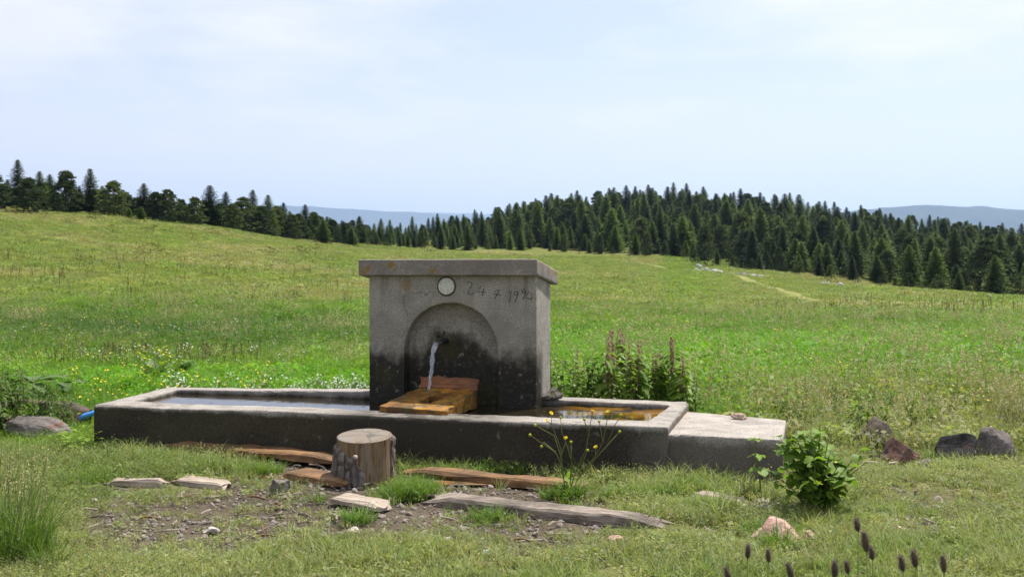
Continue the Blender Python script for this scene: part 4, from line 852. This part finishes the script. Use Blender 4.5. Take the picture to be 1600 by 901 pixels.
bp = gp(1276, 800); bush = empty('leafy_weed', bp, 0, 'bushy green lobed leaf weed growing against the ledge end', 'weed')
r = np.random.default_rng(61); mb = MB(); leaves = []
for k in range(44):
    a = r.uniform(0, 6.283); rr = r.uniform(.02, .35); h = r.uniform(.22, .62)*(1-.45*rr/.40)+.06; pts = [Vector((.02*math.cos(a), .02*math.sin(a), 0)), Vector((rr*.5*math.cos(a), rr*.5*math.sin(a), h*.6)), Vector((rr*math.cos(a), rr*math.sin(a), h))]
    mb.tube(pts, [.005, .004, .002], 5)
    for j in range(10):
        u = r.uniform(.12, 1); p = pts[0].lerp(pts[1], u*2) if u < .5 else pts[1].lerp(pts[2], u*2-1); leaves.append((p, r.uniform(0, 6.283), r.uniform(-.5, .7), r.uniform(.04, .105)*(1.2-.35*u)))
link('stems', mb.mesh('stems', M['stem'], True), bush)
for k, l in enumerate(leaves): put_leaf(bush, LB[k % 2], *l, roll=r.uniform(-.5, .5))
mb = MB()
for k in range(5): flower_head(mb, (r.uniform(-.12, .12), r.uniform(-.2, -.1), r.uniform(.12, .4)), .009, 0, 6, seed=k)
link('flowers', mb.mesh('flowers', M['petal_yellow']), bush)['kind'] = 'stuff'
yp = gp(1182, 778); young = empty('young_plant', yp, 0, 'thin upright young plant with three tiers of lobed leaves before the ledge', 'plant')
mb = MB(); st = [Vector((.03, 0, 0)), Vector((.02, 0, .15)), Vector((-.01, 0, .30)), Vector((-.005, 0, .40))]; mb.tube(st, [.006, .005, .004, .003], 6); link('stem', mb.mesh('stem', M['stem'], True), young)
for zz, sz, m in ((.05, .085, 5), (.20, .085, 4), (.29, .075, 3), (.39, .055, 5)):
    for k in range(m): put_leaf(young, LB[k % 2], (.03-.09*zz, 0, zz), k*6.283/m+zz*9, .25 if zz > .3 else -.1, sz*r.uniform(.85, 1.15))
# buttercup
bp = gp(888, 775); but = empty('buttercup', bp, 0, 'tall branching buttercup with yellow flowers in front of the trough', 'flower plant')
base = Vector((0, 0, 0)); mb = MB(); mf = []
def bpt(px, py, dy=0): d = bp.y+dy; return Vector(((px-800)/F*d-bp.x, dy, EYE-(py-HZ)*d/F-bp.z))
for path in ([(884, 770), (878, 728), (868, 706), (828, 679)], [(884, 770), (876, 712), (866, 680), (836, 664)], [(868, 706), (849, 690), (846, 697)], [(880, 740), (876, 700), (862, 662), (861, 645)], [(862, 662), (853, 657)], [(876, 712), (884, 690), (884, 684)],
             [(889, 770), (900, 735), (916, 700), (922, 664), (926, 642)], [(922, 680), (914, 660), (913, 655)], [(892, 772), (904, 745), (930, 712), (942, 690), (948, 660), (950, 643)], [(905, 745), (940, 705), (968, 674)], [(942, 690), (937, 662), (936, 658)], [(890, 772), (893, 720), (884, 690), (878, 676), (876, 652)], [(893, 720), (892, 690)], [(900, 735), (912, 718), (918, 703)], [(950, 690), (960, 665), (970, 648)], [(930, 712), (931, 698)]):
    dy = rng.normal(0, .05); q = [bpt(*p, dy*(0 if i == 0 else 1)) for i, p in enumerate(path)]; mb.tube(q, [.0042]+[.0028]*(len(q)-2)+[.0018], 5); mf.append(q[-1])
link('stems', mb.mesh('stems', M['stem'], True), but)
for k, q in enumerate(mf):
    fb = MB()
    if k in (4, 3, 6, 8, 15, 5): flower_head(fb, (0, 0, 0), .016, 0, 5, seed=k); flower_head(fb, (0, 0, .003), .011, 0, 5, seed=k+1)
    else:
        fb.tube([(0, 0, -.009), (0, 0, -.004), (0, 0, .004), (0, 0, .010)], [.004, .0105, .0105, .003], 7, 0)
    isf = k in (4, 3, 6, 8, 15, 5); link('flower' if isf else 'bud', fb.mesh('flower' if isf else 'bud', M['petal_yellow' if isf else 'bud'], not isf), but, q)
ln = leaf_mesh('narrow_leaf', M['leaf'], 1, .22, 0, .1, .3, 6)
for k in range(14): put_leaf(but, ln, (r.normal(0, .01), r.normal(0, .01), r.uniform(.0, .12)), r.uniform(0, 6.28), r.uniform(.2, 1.1), r.uniform(.06, .12))

# nettles and seeding docks
def nettle_mesh(h, seed, mat_leaf, lw=.5, tiers=11, ls=.09, top=.96):
    r_ = np.random.default_rng(seed); mb = MB(); sx, sy = r_.normal(0, .05, 2)*h; st = lambda u: Vector((sx*u*u, sy*u*u, h*u)); mb.tube([st(0), st(.35), st(.7), st(1)], [.006, .005, .004, .002], 5)
    lf = MB()
    for j in range(tiers):
        u = .08+(top-.08)*j/(tiers-1); p = st(u); sz = ls*(1.15-.65*u)*r_.uniform(.8, 1.2)
        for s_ in (0, 1, 2):
            a = j*1.9+s_*2.094+r_.normal(0, .3); pit = r_.uniform(-.5, .35); d = Vector((math.cos(a)*math.cos(pit), math.sin(a)*math.cos(pit), math.sin(pit))); q = Vector((-math.sin(a), math.cos(a), 0))
            b = p+d*.02; dr = Vector((0, 0, -sz*.35)); lf.add([b, b+d*sz*.45+q*sz*lw*.5+Vector((0, 0, .01)), b+d*sz+dr, b+d*sz*.45-q*sz*lw*.5+Vector((0, 0, .01)), b+d*sz*.5-Vector((0, 0, .008))], [(0, 4, 1), (0, 3, 4), (4, 2, 1), (4, 3, 2)])
    return mb.mesh('nettle_stem', M['stem_brown'], True), lf.mesh('nettle_leaves', mat_leaf), st
def seed_mesh(h, seed):
    r_ = np.random.default_rng(seed); mb = MB()
    for j in range(9):                                  # drooping tassels in whorls up the stem
        u = .50+.50*j/8; rad_ = .085*(1.1-.75*(j/8))
        for q in range(7 if j < 7 else 4):
            a = r_.uniform(0, 6.28); L_ = rad_*r_.uniform(.5, 1.2)
            for w in range(8):
                t_ = (w+.5)/8; c = Vector((math.cos(a)*L_*t_, math.sin(a)*L_*t_, u+.03*t_-.09*t_*t_+r_.normal(0, .006))); v, f = low_leaves(1, (0, 0), .001, .0165, int(r_.integers(1e6))); mb.add([Vector(zz)+c for zz in v], f)
    return mb.mesh('nettle_tassel', M['nettle_seed'])
NV = [nettle_mesh(1, 700+i, M['leaf_dark'], .55, 14, .17) for i in range(5)]; NL = [nettle_mesh(1, 720+i, M['leaf'], .52, 12, .26) for i in range(4)]; ND = [nettle_mesh(1, 760+i, M['leaf'], .46, 13, .24, .84) for i in range(4)]; NS = [seed_mesh(1, 740+i) for i in range(4)]
def nettle(px, d, h, k, label, group, lib, seedy):
    x, y = atd(px, d); e = empty('nettle', (x, y, gz(x, y)), rng.uniform(0, 6.28), label, 'nettle', group); st, lf, _ = lib[k % len(lib)]
    link('stem', st, e, sc=h); o = link('foliage', lf, e, sc=h); o['kind'] = 'stuff'
    if seedy: o = link('seed_tassels', NS[k % 4], e, sc=(h*.8, h*.8, h)); o['kind'] = 'stuff'
k = 0
for px in np.arange(864, 1095, 8.6):
    for row in range(2):
        pxx = px+rng.normal(0, 6); d = 9.55+row*.6+rng.uniform(0, .4) - (px-880)*.0026; tall = float(np.interp(pxx, [862, 900, 950, 1040, 1095], [.86, .70, .86, .82, .66])); sd_ = rng.uniform() < float(np.interp(pxx, [862, 925, 950, 1100], [.2, .3, .7, .8])); hh = tall*float(rng.uniform(.75, 1.12) if sd_ else rng.uniform(.45, .95))
        spot = 'beside the fountain wall' if pxx < 925 else 'behind the middle of the right basin' if pxx < 1010 else 'behind the right basin end'; size = 'tall' if hh > .58 else 'short'
        if sd_: nettle(pxx, d, hh, k, f'{size} seeding nettle with brown tassels {spot}', f'{size} seeding nettles {spot}', ND, True)
        else: nettle(pxx, d, hh, k, f'{size} leafy green nettle {spot}', f'{size} leafy nettles {spot}', NL if k % 4 else NV, False)
        k += 1
for px in np.arange(1190, 1490, 15):
    for row in range(2):
        d = 9.0+row*.55+rng.uniform(0, .7)-(px-1235)*.0006; nettle(px+rng.normal(0, 11), d, float(rng.uniform(.22, .52)*(1 if rng.uniform() < .7 else .6)), k, 'low dark green nettle in the bank '+('left of the boulders' if px < 1340 else 'right behind the dark brown boulder' if px < 1410 else 'between the reddish and black boulders'), 'bank nettles, '+('left' if px < 1340 else 'middle' if px < 1410 else 'right'), NV if k % 2 else NL, False); k += 1
for px in np.arange(-40, 112, 10):
    for row in range(3):
        d = 9.15+row*.45+rng.uniform(0, .3); nettle(px+rng.normal(0, 5), d, float(rng.uniform(.36, .58)*(1.1-.35*max(0, px)/112)), k, 'dark leafy nettle in the clump behind the log trough', 'nettles behind the log trough', NV, False); k += 1
for px, d, h in ((95, 8.35, .16), (110, 8.3, .2), (128, 8.4, .2), (138, 8.3, .17), (120, 8.15, .14), (100, 8.1, .12)):
    x, y = atd(px, d); e = empty('lime_weed', (x, y, gz(x, y)), px, 'small lime green leafy weed at the trough left end', 'weed', 'lime weeds at the trough end'); rr = np.random.default_rng(int(px*7))
    me = LB[0] if False else None
    for q in range(16):
        a = rr.uniform(0, 6.28); rad_ = rr.uniform(.0, .11); o = put_leaf(e, bpy.data.meshes.get('lime_leaf') or leaf_mesh('lime_leaf', M['leaf_lime'], 1, .8, 0, .2, .2, 5), (rad_*math.cos(a), rad_*math.sin(a), h*rr.uniform(.25, 1)), a, rr.uniform(-.3, .6), rr.uniform(.035, .06))
DK = leaf_mesh('dock_leaf', M['leaf_dock'], 1, .55, 0, .25, .35, 8)
for px, d, n, L_, lab in ((52, 10.9, 9, .30, 'broad leaved grey green dock rising above the nettles, leftmost of the docks'), (98, 11.2, 7, .26, 'broad leaved dock in the yellow flowers right of the leftmost dock'), (242, 13.4, 7, .30, 'upright dock with curled leaves in the grass behind the left basin'), (287, 13.6, 7, .30, 'upright dock with curled leaves standing right of another behind the left basin')):
    x, y = atd(px, d); e = empty('dock_plant', (x, y, gz(x, y)), 0, lab, 'dock plant'); up = px > 200
    for q in range(n): a = q*6.283/n+rng.normal(0, .3); put_leaf(e, DK, (.02*math.cos(a), .02*math.sin(a), (.05 if up else rng.uniform(.22, .34))), a, rng.uniform(.9, 1.3) if up else rng.uniform(.0, .45), L_*rng.uniform(.8, 1.15))
    mb = MB(); mb.tube([(0, 0, 0), (.01, 0, .2), (0, 0, .36)], [.01, .008, .004], 6); link('stem', mb.mesh('stem', M['stem'], True), e)

# tall grass clump in the near left corner
def clump(px, py, n, h, spread, label, seed, heads=True):
    p = gp(px, py); e = empty('grass_clump', p, 0, label, 'grass clump'); v, f = blades(n, h, spread, .0062, .8, seed)
    tm = bpy.data.materials.get('clump_blade') or NT('clump_blade', .5, .35).leafy((.095, .165, .025), .45).m
    o = link('blades', mesh_np('clump_blades', v, f, tm), e); o['kind'] = 'stuff'
    if heads:
        mb = MB(); mh = MB(); r_ = np.random.default_rng(seed+1)
        for k in range(34):
            b = Vector((r_.normal(0, spread*.5), r_.normal(0, spread*.5), 0)); hh = h[1]*r_.uniform(.75, 1.15); q = b+Vector((r_.normal(0, .06), r_.normal(0, .06), hh)); mb.tube([b, b.lerp(q, .6)+Vector((.004, 0, .01)), q], [.002, .0016, .001], 3, 0, False)
            a, bf = low_leaves(12, (-.09, .01), .012, .0065, k+seed); mh.add([Vector(zz)+q for zz in a], bf)
        o = link('stalks', mb.mesh('stalks', M['stem']), e); o['kind'] = 'stuff'; o = link('seed_heads', mh.mesh('seed_heads', M['seed']), e); o['kind'] = 'stuff'
clump(30, 872, 330, (.18, .52), .16, 'tall green grass clump in the near left corner', 801)
clump(-25, 840, 200, (.18, .50), .18, 'tall grass clump cut by the left picture edge', 802)
clump(78, 885, 80, (.10, .26), .08, 'shorter grass clump right of the tall one in the near left corner', 803, False)
clump(1590, 690, 60, (.12, .34), .12, 'dry yellowish grass clump bending beside the grey boulder', 804)
# foxtails in the near right corner
FT = []
for i in range(3):
    r_ = np.random.default_rng(820+i); mb = MB(); Lh = .052; mb.tube([(0, 0, 0), (0, 0, .006), (0, 0, .02), (0, 0, .038), (0, 0, Lh)], [.002, .0065, .008, .007, .002], 9)
    for k in range(420): u = r_.uniform(0, 1); a = r_.uniform(0, 6.28); rad_ = .008*math.sin(math.pi*(.1+.8*u)); b = Vector((rad_*math.cos(a), rad_*math.sin(a), Lh*u)); d = Vector((math.cos(a), math.sin(a), .9)).normalized(); q = Vector((-math.sin(a), math.cos(a), 0))*.0007; mb.add([b-q, b+q, b+d*.0135], [(0, 1, 2)])
    FT.append(mb.mesh('foxtail_head', M['foxtail'], True))
foxes = [(1341, 818, 3.1), (1354, 850, 2.9), (1363, 862, 3.0), (1168, 860, 3.1), (1201, 866, 3.3), (1238, 893, 3.0), (1304, 890, 3.0), (1325, 884, 3.2), (1411, 880, 2.9), (1431, 874, 3.2), (1475, 882, 2.8), (1140, 896, 3.1)]
flab = {0: 'dark foxtail head standing highest in the near right corner', 1: 'dark foxtail head just below the highest one', 2: 'dark foxtail head right of and below the two highest', 3: 'dark foxtail head at the left of the pair below the pinkish stone', 4: 'dark foxtail head at the right of the pair below the pinkish stone', 5: 'foxtail head at the bottom edge under the leafy weed', 6: 'left foxtail head of the pair at the bottom below the highest', 7: 'right foxtail head of the pair at the bottom below the highest', 8: 'left foxtail head of the pair below the flat pink stone', 9: 'pale topped right foxtail head of the pair below the flat pink stone', 10: 'rightmost foxtail head, leaning over the trodden grass', 11: 'leftmost foxtail head, half cut by the bottom edge'}
for k, (px, py, d) in enumerate(foxes):
    x, y = atd(px, d); zt_ = EYE-(py+12-HZ)*d/F; g0 = gz(x, y); e = empty('foxtail_grass', (x, y, g0), 0, flab[k], 'foxtail', 'foxtails in the near right corner')
    mb = MB(); mb.tube([(.03*math.sin(k), .02, 0), (.012*math.sin(k), .008, (zt_-g0)*.6), (0, 0, zt_-g0)], [.0026, .0022, .0018], 5); link('stalk', mb.mesh('stalk', M['stem'], True), e)
    link('seed_head', FT[k % 3], e, (0, 0, zt_-g0), (rng.normal(0, .12), -.18+rng.normal(0, .12), 0), rng.uniform(.8, 1.1))

# ------------------------------------------------------------------ conifers
def fir_crown(seed, slim=.2, mat='fir'):
    """needle sprays hung on whorls of drooping branches, height 1"""
    r_ = np.random.default_rng(seed); v, f = [], []; nw = 40
    for w in range(nw):
        z = .05+.93*(w/(nw-1))**.92; R_ = slim*(1-z)**.72*r_.uniform(.8, 1.12)+.014; nb = int(9+5*(1-z)); a0_ = r_.uniform(0, 6.28)
        for b in range(nb):
            a = a0_+6.283*b/nb+r_.normal(0, .18); L_ = R_*r_.uniform(.62, 1.12); d = np.array([math.cos(a), math.sin(a), 0]); q = np.array([-d[1], d[0], 0]); dro = r_.uniform(.10, .45)*(1.1-z); up = .35*z
            ns = 6 if L_ > .08 else 4
            for s_ in range(ns):
                t_ = (s_+.6)/ns; c = d*L_*t_+np.array([0, 0, z+(-dro*t_+up*t_*t_)*L_]); wd = L_*(.40*(1.1-t_))+.016; ax = d*.6*L_/ns*1.5
                for sg in (-1, 1):
                    o = len(v); tip = c+q*sg*wd*r_.uniform(.6, 1.2)+ax*r_.uniform(.4, 1)+np.array([0, 0, r_.normal(-.006, .008)]); v += [c-ax*.4+np.array([0, 0, r_.normal(0, .004)]), c+ax*.6, tip]; f.append((o, o+1, o+2))
                o = len(v); v += [c-q*wd*.25, c+q*wd*.25, c+ax*.7+np.array([0, 0, -.016*r_.uniform(.3, 1.3)])]; f.append((o, o+1, o+2))
    o = len(v); v += [np.array([-.004, 0, .95]), np.array([.004, 0, .95]), np.array([0, 0, 1.02])]; f.append((o, o+1, o+2))
    return mesh_np('fir_crown', v, f, M[mat])
def pine_crown(seed, wid=.36, lo=.03, mat='pine', n=260, low=False):
    """rounded, gappy pine head made of needle tufts gathered in clumps"""
    r_ = np.random.default_rng(seed); v, f = [], []
    for k in range(n):
        u = r_.uniform(0, 1)**.9; z = lo+(1-lo)*u; R_ = wid*min(1, (u+.16)*2.6)*(1.03-u)**.62*r_.uniform(.75, 1.15); a = r_.uniform(0, 6.28); q = R_*math.sqrt(r_.uniform(.08, 1)); c = np.array([q*math.cos(a), q*math.sin(a), z*(.96)]); cr = r_.uniform(.034, .072)
        for j in range(36):
            d = r_.normal(size=3); d /= np.linalg.norm(d); d[2] = abs(d[2])*.8+d[2]*.2; b = c+d*cr*r_.uniform(.1, .8); e = b+(d+np.array([0, 0, .4]))*cr*.55; p = np.cross(d, r_.normal(size=3)); p /= np.linalg.norm(p)+1e-6; o = len(v); v += [b-p*.012, b+p*.012, e]; f.append((o, o+1, o+2))
    return mesh_np('pine_crown', v, f, M[mat])
def trunk_mesh(name, h, r0, seed, limbs=0, lo=.12):
    mb = MB(); r_ = np.random.default_rng(seed); mb.tube([(0, 0, -.03), (r_.normal(0, .006), r_.normal(0, .006), h*.5), (0, 0, h)], [r0*1.15, r0*.7, r0*.15], 7)
    for k in range(limbs): z = r_.uniform(lo, h*.9); a = r_.uniform(0, 6.28); L_ = r_.uniform(.12, .28); mb.tube([(0, 0, z), (L_*.6*math.cos(a), L_*.6*math.sin(a), z+.03), (L_*math.cos(a), L_*math.sin(a), z+.09)], [r0*.4, r0*.28, r0*.1], 4)
    return mb.mesh(name, M['trunk'], True)
FIR = [fir_crown(900+i, s) for i, s in enumerate((.27, .31, .34, .38, .29))]; SLIM = [fir_crown(930+i, s) for i, s in enumerate((.25, .28))]
YNG = [fir_crown(940+i, s, 'young_fir') for i, s in enumerate((.32, .38, .35))]; PINE = [pine_crown(950+i, w) for i, w in enumerate((.38, .46, .42, .50))]
JUN = [pine_crown(970+i, .75, .0, 'juniper', 60) for i in range(3)]; GBUSH = [pine_crown(980+i, .55, .0, 'pine', 70) for i in range(2)]
TF = trunk_mesh('fir_trunk', .95, .017, 1); TP = trunk_mesh('pine_trunk', .85, .022, 2, 14)
NAMES = {'fir': ('fir_tree', FIR, TF), 'slim': ('fir_tree', SLIM, TF), 'young': ('young_fir', YNG, TF), 'pine': ('pine_tree', PINE, TP)}
def tree(kind, x, y, h, label, group, k, wid=1):
    nm, lib, tr = NAMES[kind]; e = empty(nm, (x, y, gz(x, y)-.1), rng.uniform(0, 6.28), label, 'pine tree' if kind == 'pine' else 'fir tree', group)
    link('trunk', tr, e, sc=h); link('crown', lib[k % len(lib)], e, sc=(h*wid, h*wid, h)); return e
# left tree line, one by one: column, sight line of the top, kind, extra distance, label
LEFT = [(-52, 262, 'pine', 4, None), (-30, 270, 'fir', 6, None), (-8, 272, 'pine', 2, 'dark pine cut by the left picture edge'), (12, 280, 'fir', 8, None), (28, 249, 'slim', 6, 'tallest pointed fir at the left end of the tree line'), (45, 278, 'pine', -2, 'paler green pine in front of the tallest left fir'), (62, 267, 'fir', 8, None), (78, 272, 'fir', 10, None),
 (103, 268, 'pine', 2, 'broad dark round headed pine left of the narrow fir'), (88, 300, 'pine', 0, None), (124, 290, 'fir', 6, None), (141, 263, 'slim', 3, 'narrow dark fir spire standing between two round pines'), (160, 290, 'fir', 8, None), (178, 283, 'pine', 0, 'round grey green pine right of the narrow fir spire'), (196, 300, 'pine', 6, None),
 (202, 324, 'young', -6, 'small dark fir standing out below the left tree line'), (220, 322, 'young', -7, 'small bright fir in front of the forked pine'), (225, 286, 'fir', 5, 'pointed fir above the small bright fir'), (243, 300, 'pine', 2, None), (262, 296, 'pine', 1, 'open branched grey pine with ragged right side'), (284, 312, 'pine', 4, None), (304, 308, 'pine', 0, None), (318, 312, 'fir', 8, None),
 (328, 289, 'fir', 2, 'tall full fir near the middle of the left tree line'), (345, 318, 'pine', 4, None), (353, 299, 'fir', 10, None), (364, 318, 'pine', -2, None), (381, 308, 'pine', 3, None), (395, 296, 'slim', 10, 'pointed dark fir rising over the pines right of the full fir'), (408, 322, 'pine', 0, None), (419, 304, 'fir', 2, None), (432, 322, 'pine', 6, None), (443, 316, 'slim', 6, None), (456, 335, 'pine', 0, None), (466, 334, 'pine', 3, None), (477, 319, 'fir', 6, None), (490, 332, 'pine', 6, None), (505, 342, 'young', -4, None), (519, 343, 'pine', 2, None), (511, 338, 'fir', 12, None), (537, 345, 'fir', 2, None), (549, 354, 'young', -3, None), (528, 356, 'fir', 4, None)]
KW = {'fir': 'fir', 'slim': 'narrow fir', 'young': 'young fir', 'pine': 'round headed pine'}
ledge_d = lambda px: float(np.interp(px, [-60, 0, 300, 560, 870], [106, 110, 124, 166, 190]))
for k, (px, ty_, kind, off, lab) in enumerate(LEFT):
    d = ledge_d(px)+off; x, y = atd(px, d); h = max(1.2, EYE-(ty_-HZ)*d/F-gz(x, y)+.1)
    part_ = 'left end' if px < 150 else 'middle' if px < 350 else 'right end'
    tree(kind, x, y, h, lab or f'dark {KW[kind]} in the {part_} of the left tree line', None if lab else f'{KW[kind]}s in the {part_} of the left tree line', k, 1.35 if kind == 'pine' else 1.3)
BACKS = []
for k in range(84):
    px = -55+7.8*k+float(rng.uniform(-4, 4)); d = ledge_d(px)+float(rng.uniform(3, 20)); x, y = atd(px, d)
    ty_ = float(np.interp(px, [-60, 60, 150, 300, 400, 500, 600], [290, 290, 303, 318, 326, 343, 362]))+float(rng.uniform(-8, 14)); h = max(1.5, EYE-(ty_-HZ)*d/F-gz(x, y)+.1); kind = ('fir', 'pine', 'fir', 'fir', 'pine')[k % 5]
    tree(kind, x, y, h, f'shadowy {KW[kind]} in the second row of the left tree line', 'second row of the left tree line, '+KW[kind]+'s', k, 1.4)
# the wooded hill: random, evenly spaced; the largest in the picture one by one, the rest as one mass
r = np.random.default_rng(77); cand = []; cell = {}
fe = lambda px: float(np.interp(px, [520, 560, 700, 870, 1070, 1200, 1300, 1450, 1600, 1750], [168, 172, 184, 194, 174, 150, 132, 116, 104, 98]))
fb_ = lambda px: float(np.interp(px, [520, 620, 760, 870, 1070, 1300, 1600, 1750], [215, 270, 330, 362, 370, 360, 330, 300]))
tries = 0
while len(cand) < 1400 and tries < 60000:
    tries += 1; px = r.uniform(500, 1980); d = math.sqrt(r.uniform(95**2, 372**2))
    if not fe(px) < d < fb_(px): continue
    x, y = atd(px, d); e = d-fe(px); sep = 2.7 if e < 25 else 4.1; key = (int(x//4), int(y//4)); bad = False
    for i in (-1, 0, 1):
        for j in (-1, 0, 1):
            for (xx, yy) in cell.get((key[0]+i, key[1]+j), ()):
                if (xx-x)**2+(yy-y)**2 < sep*sep: bad = True
    if bad: continue
    cell.setdefault(key, []).append((x, y)); u = r.uniform()
    big = float(np.interp(px, [520, 700, 870, 1250, 1400, 1600], [4.4, 5.3, 8.6, 8.4, 6.8, 6.2])); h = big*(.55+.75*r.uniform()**1.4)
    kind = 'fir' if u < .50 else 'slim' if u < .56 else 'pine' if u < .82 else 'young'
    if e < 10: kind = 'young' if u < .45 else 'pine' if u < .68 else 'fir'; h *= r.uniform(.35, .8)
    elif e < 25: h *= r.uniform(.65, 1)
    if kind == 'young': h *= .85
    if kind == 'pine': h *= .85
    cand.append((h/d, px, d, x, y, h, kind, e))
cand.sort(key=lambda c: -c[0]); NI = 300-len(LEFT)
def in_frame(c): return -10 < c[1] < 1612
single = [c for c in cand if in_frame(c)][:NI]; ids_ = set(map(id, single)); rest_ = [c for c in cand if id(c) not in ids_]
for k, (_, px, d, x, y, h, kind, e) in enumerate(single):
    zone = 'left of the fountain cap' if px < 620 else 'above the fountain cap' if px < 860 else 'on the left flank of the hill' if px < 1010 else 'below the hill crest' if px < 1160 else 'on the right flank of the hill' if px < 1330 else 'under the far blue hill' if px < 1480 else 'at the right picture edge'
    where = 'front row' if e < 14 else 'second row' if e < 32 else 'inner wood'; big_ = 'small' if h < 3.4 else 'middling' if h < 5.6 else 'tall'
    tree(kind, x, y, h, f'{big_} {"bright" if kind == "young" else "dark"} {KW[kind]} in the {where}, {zone}', f'{big_} {KW[kind]}s, {where}, {zone}', k, {'fir': 1.05, 'slim': 1.15, 'young': 1.05, 'pine': 1.15}[kind]*float(r.uniform(.88, 1.2)))
for px in np.arange(-430, -62, 7.5):                # the tree line goes on past the left picture edge
    d = 108+float(r.uniform(0, 18)); x, y = atd(px, d); rest_.append((0, px, d, x, y, float(r.uniform(3.2, 5.6)), 'pine' if r.uniform() < .5 else 'fir', 0))
ctz = src_coll('wood_sources'); order = []
def tree_source(nm, crown, trunk):
    bm = bmesh.new(); bm.from_mesh(crown); n0 = len(bm.faces); bm.from_mesh(trunk); me = bpy.data.meshes.new(nm); 
    for i, fc in enumerate(bm.faces): fc.material_index = 0 if i < n0 else 1
    bm.to_mesh(me); bm.free(); me.materials.append(crown.materials[0]); me.materials.append(trunk.materials[0]); source(ctz, nm, me)
for i, c in enumerate(FIR): tree_source(f'a{i}', c, TF)
for i, c in enumerate(SLIM): tree_source(f'b{i}', c, TF)
for i, c in enumerate(PINE): tree_source(f'c{i}', c, TP)
for i, c in enumerate(YNG): tree_source(f'd{i}', c, TF)
off = {'fir': (0, 5), 'slim': (5, 2), 'pine': (7, 4), 'young': (11, 3)}
P = np.array([(c[3], c[4], gz(c[3], c[4])-.1) for c in rest_]); n = len(P)
tag(scatter('woods', ctz, P, [off[c[6]][0]+int(r.integers(off[c[6]][1])) for c in rest_], np.stack([np.zeros(n), np.zeros(n), r.uniform(0, 6.28, n)], 1), np.array([c[5] for c in rest_]), np.ones((n, 3))*.1), 'dense conifer wood covering the hill behind the front rows', None)
# bushes and low junipers
def shrub(name, px, d, h, lib, label, k, group=None, wide=1.3):
    x, y = atd(px, d); e = empty(name, (x, y, gz(x, y)-.05), k*1.3, label, 'shrub', group); link('crown', lib[k % len(lib)], e, sc=(h*wide, h*wide, h))
    mb = MB(); mb.tube([(0, 0, -.05), (.02, 0, h*.5)], [.05, .02], 6); link('trunk', mb.mesh('shrub_trunk', M['trunk'], True), e)
shrub('pine_bush', 1105, 150, 3.6, GBUSH, 'wide dark pine bush standing alone at the top of the dirt track', 0, wide=1.1)
shrub('pine_bush', 1086, 152, 2.6, GBUSH, 'smaller dark bush at the left side of the wide pine bush', 1, wide=1.0)
shrub('pine_bush', 1298, 121, 2.4, GBUSH, 'rounded bush standing out below the wood right of the track', 1, wide=1.0)
for k, (px, off_) in enumerate(((905, -2), (930, 0), (958, -3), (985, -1), (1008, -4), (1040, -1), (1070, -2), (1150, -1), (1175, -3), (1215, -1), (1245, -3), (1340, -1), (1375, -3), (1420, 0), (1465, -2), (1520, -1), (1565, -3))):
    shrub('pine_bush', px, fe(px)+off_, float(rng.uniform(1.0, 2.2)), GBUSH, 'low dark shrub at the ragged lower edge of the wood', k, 'shrubs along the wood edge', float(rng.uniform(.9, 1.3)))
shrub('willow_bush', 668, 150, 2.0, JUN, 'pale green bush at the meadow edge above the left side of the cap', 0, wide=.9)
for k, (px, d) in enumerate(((25, 103), (70, 101), (176, 88), (150, 106), (205, 105), (235, 70), (300, 92), (352, 112), (395, 120), (420, 88), (470, 92), (495, 100), (240, 96), (110, 98), (330, 104), (540, 150), (600, 168), (575, 165))):
    shrub('juniper', px, d, float(rng.uniform(.6, 1.05)), JUN, 'low spreading olive juniper on the left hill slope', k, 'junipers on the left slope', float(rng.uniform(1.8, 3.4)))

# a bird far up
mb = MB(); mb.add([(-.5, 0, .14), (-.12, .08, .02), (-.12, -.1, .02), (0, .22, 0), (0, -.25, -.02), (.12, .08, .02), (.12, -.1, .02), (.5, 0, .14), (0, 0, .06), (0, 0, -.07)], [(0, 2, 1), (7, 5, 6), (1, 2, 8), (5, 8, 6), (3, 1, 8), (3, 8, 5), (4, 8, 2), (4, 6, 8), (3, 9, 1), (3, 5, 9), (4, 2, 9), (4, 9, 6), (1, 9, 2), (5, 6, 9)])
bx, by = atd(285, 170); tag(link('bird', mb.mesh('bird', M['iron']), None, (bx, by, EYE+(HZ-53)*170/F), (0, .5, .4), .55), 'tiny dark bird flying high in the sky', 'bird')

# ------------------------------------------------------------------ air
mb = MB(); mb.box((-27000, -27000, -340), (27000, 27000, 1260))
hz = link('haze', mb.mesh('haze', []))
hm = bpy.data.materials.new('haze_air'); hm.use_nodes = True; hn = hm.node_tree.nodes; hn.remove(hn['Principled BSDF'])
pv = hn.new('ShaderNodeVolumePrincipled'); pv.inputs['Color'].default_value = (.50, .69, 1.0, 1); pv.inputs['Density'].default_value = 8.0e-5; pv.inputs['Anisotropy'].default_value = .35
hm.node_tree.links.new(pv.outputs[0], hn['Material Output'].inputs['Volume']); hz.data.materials.append(hm); tag(hz, kind='stuff')
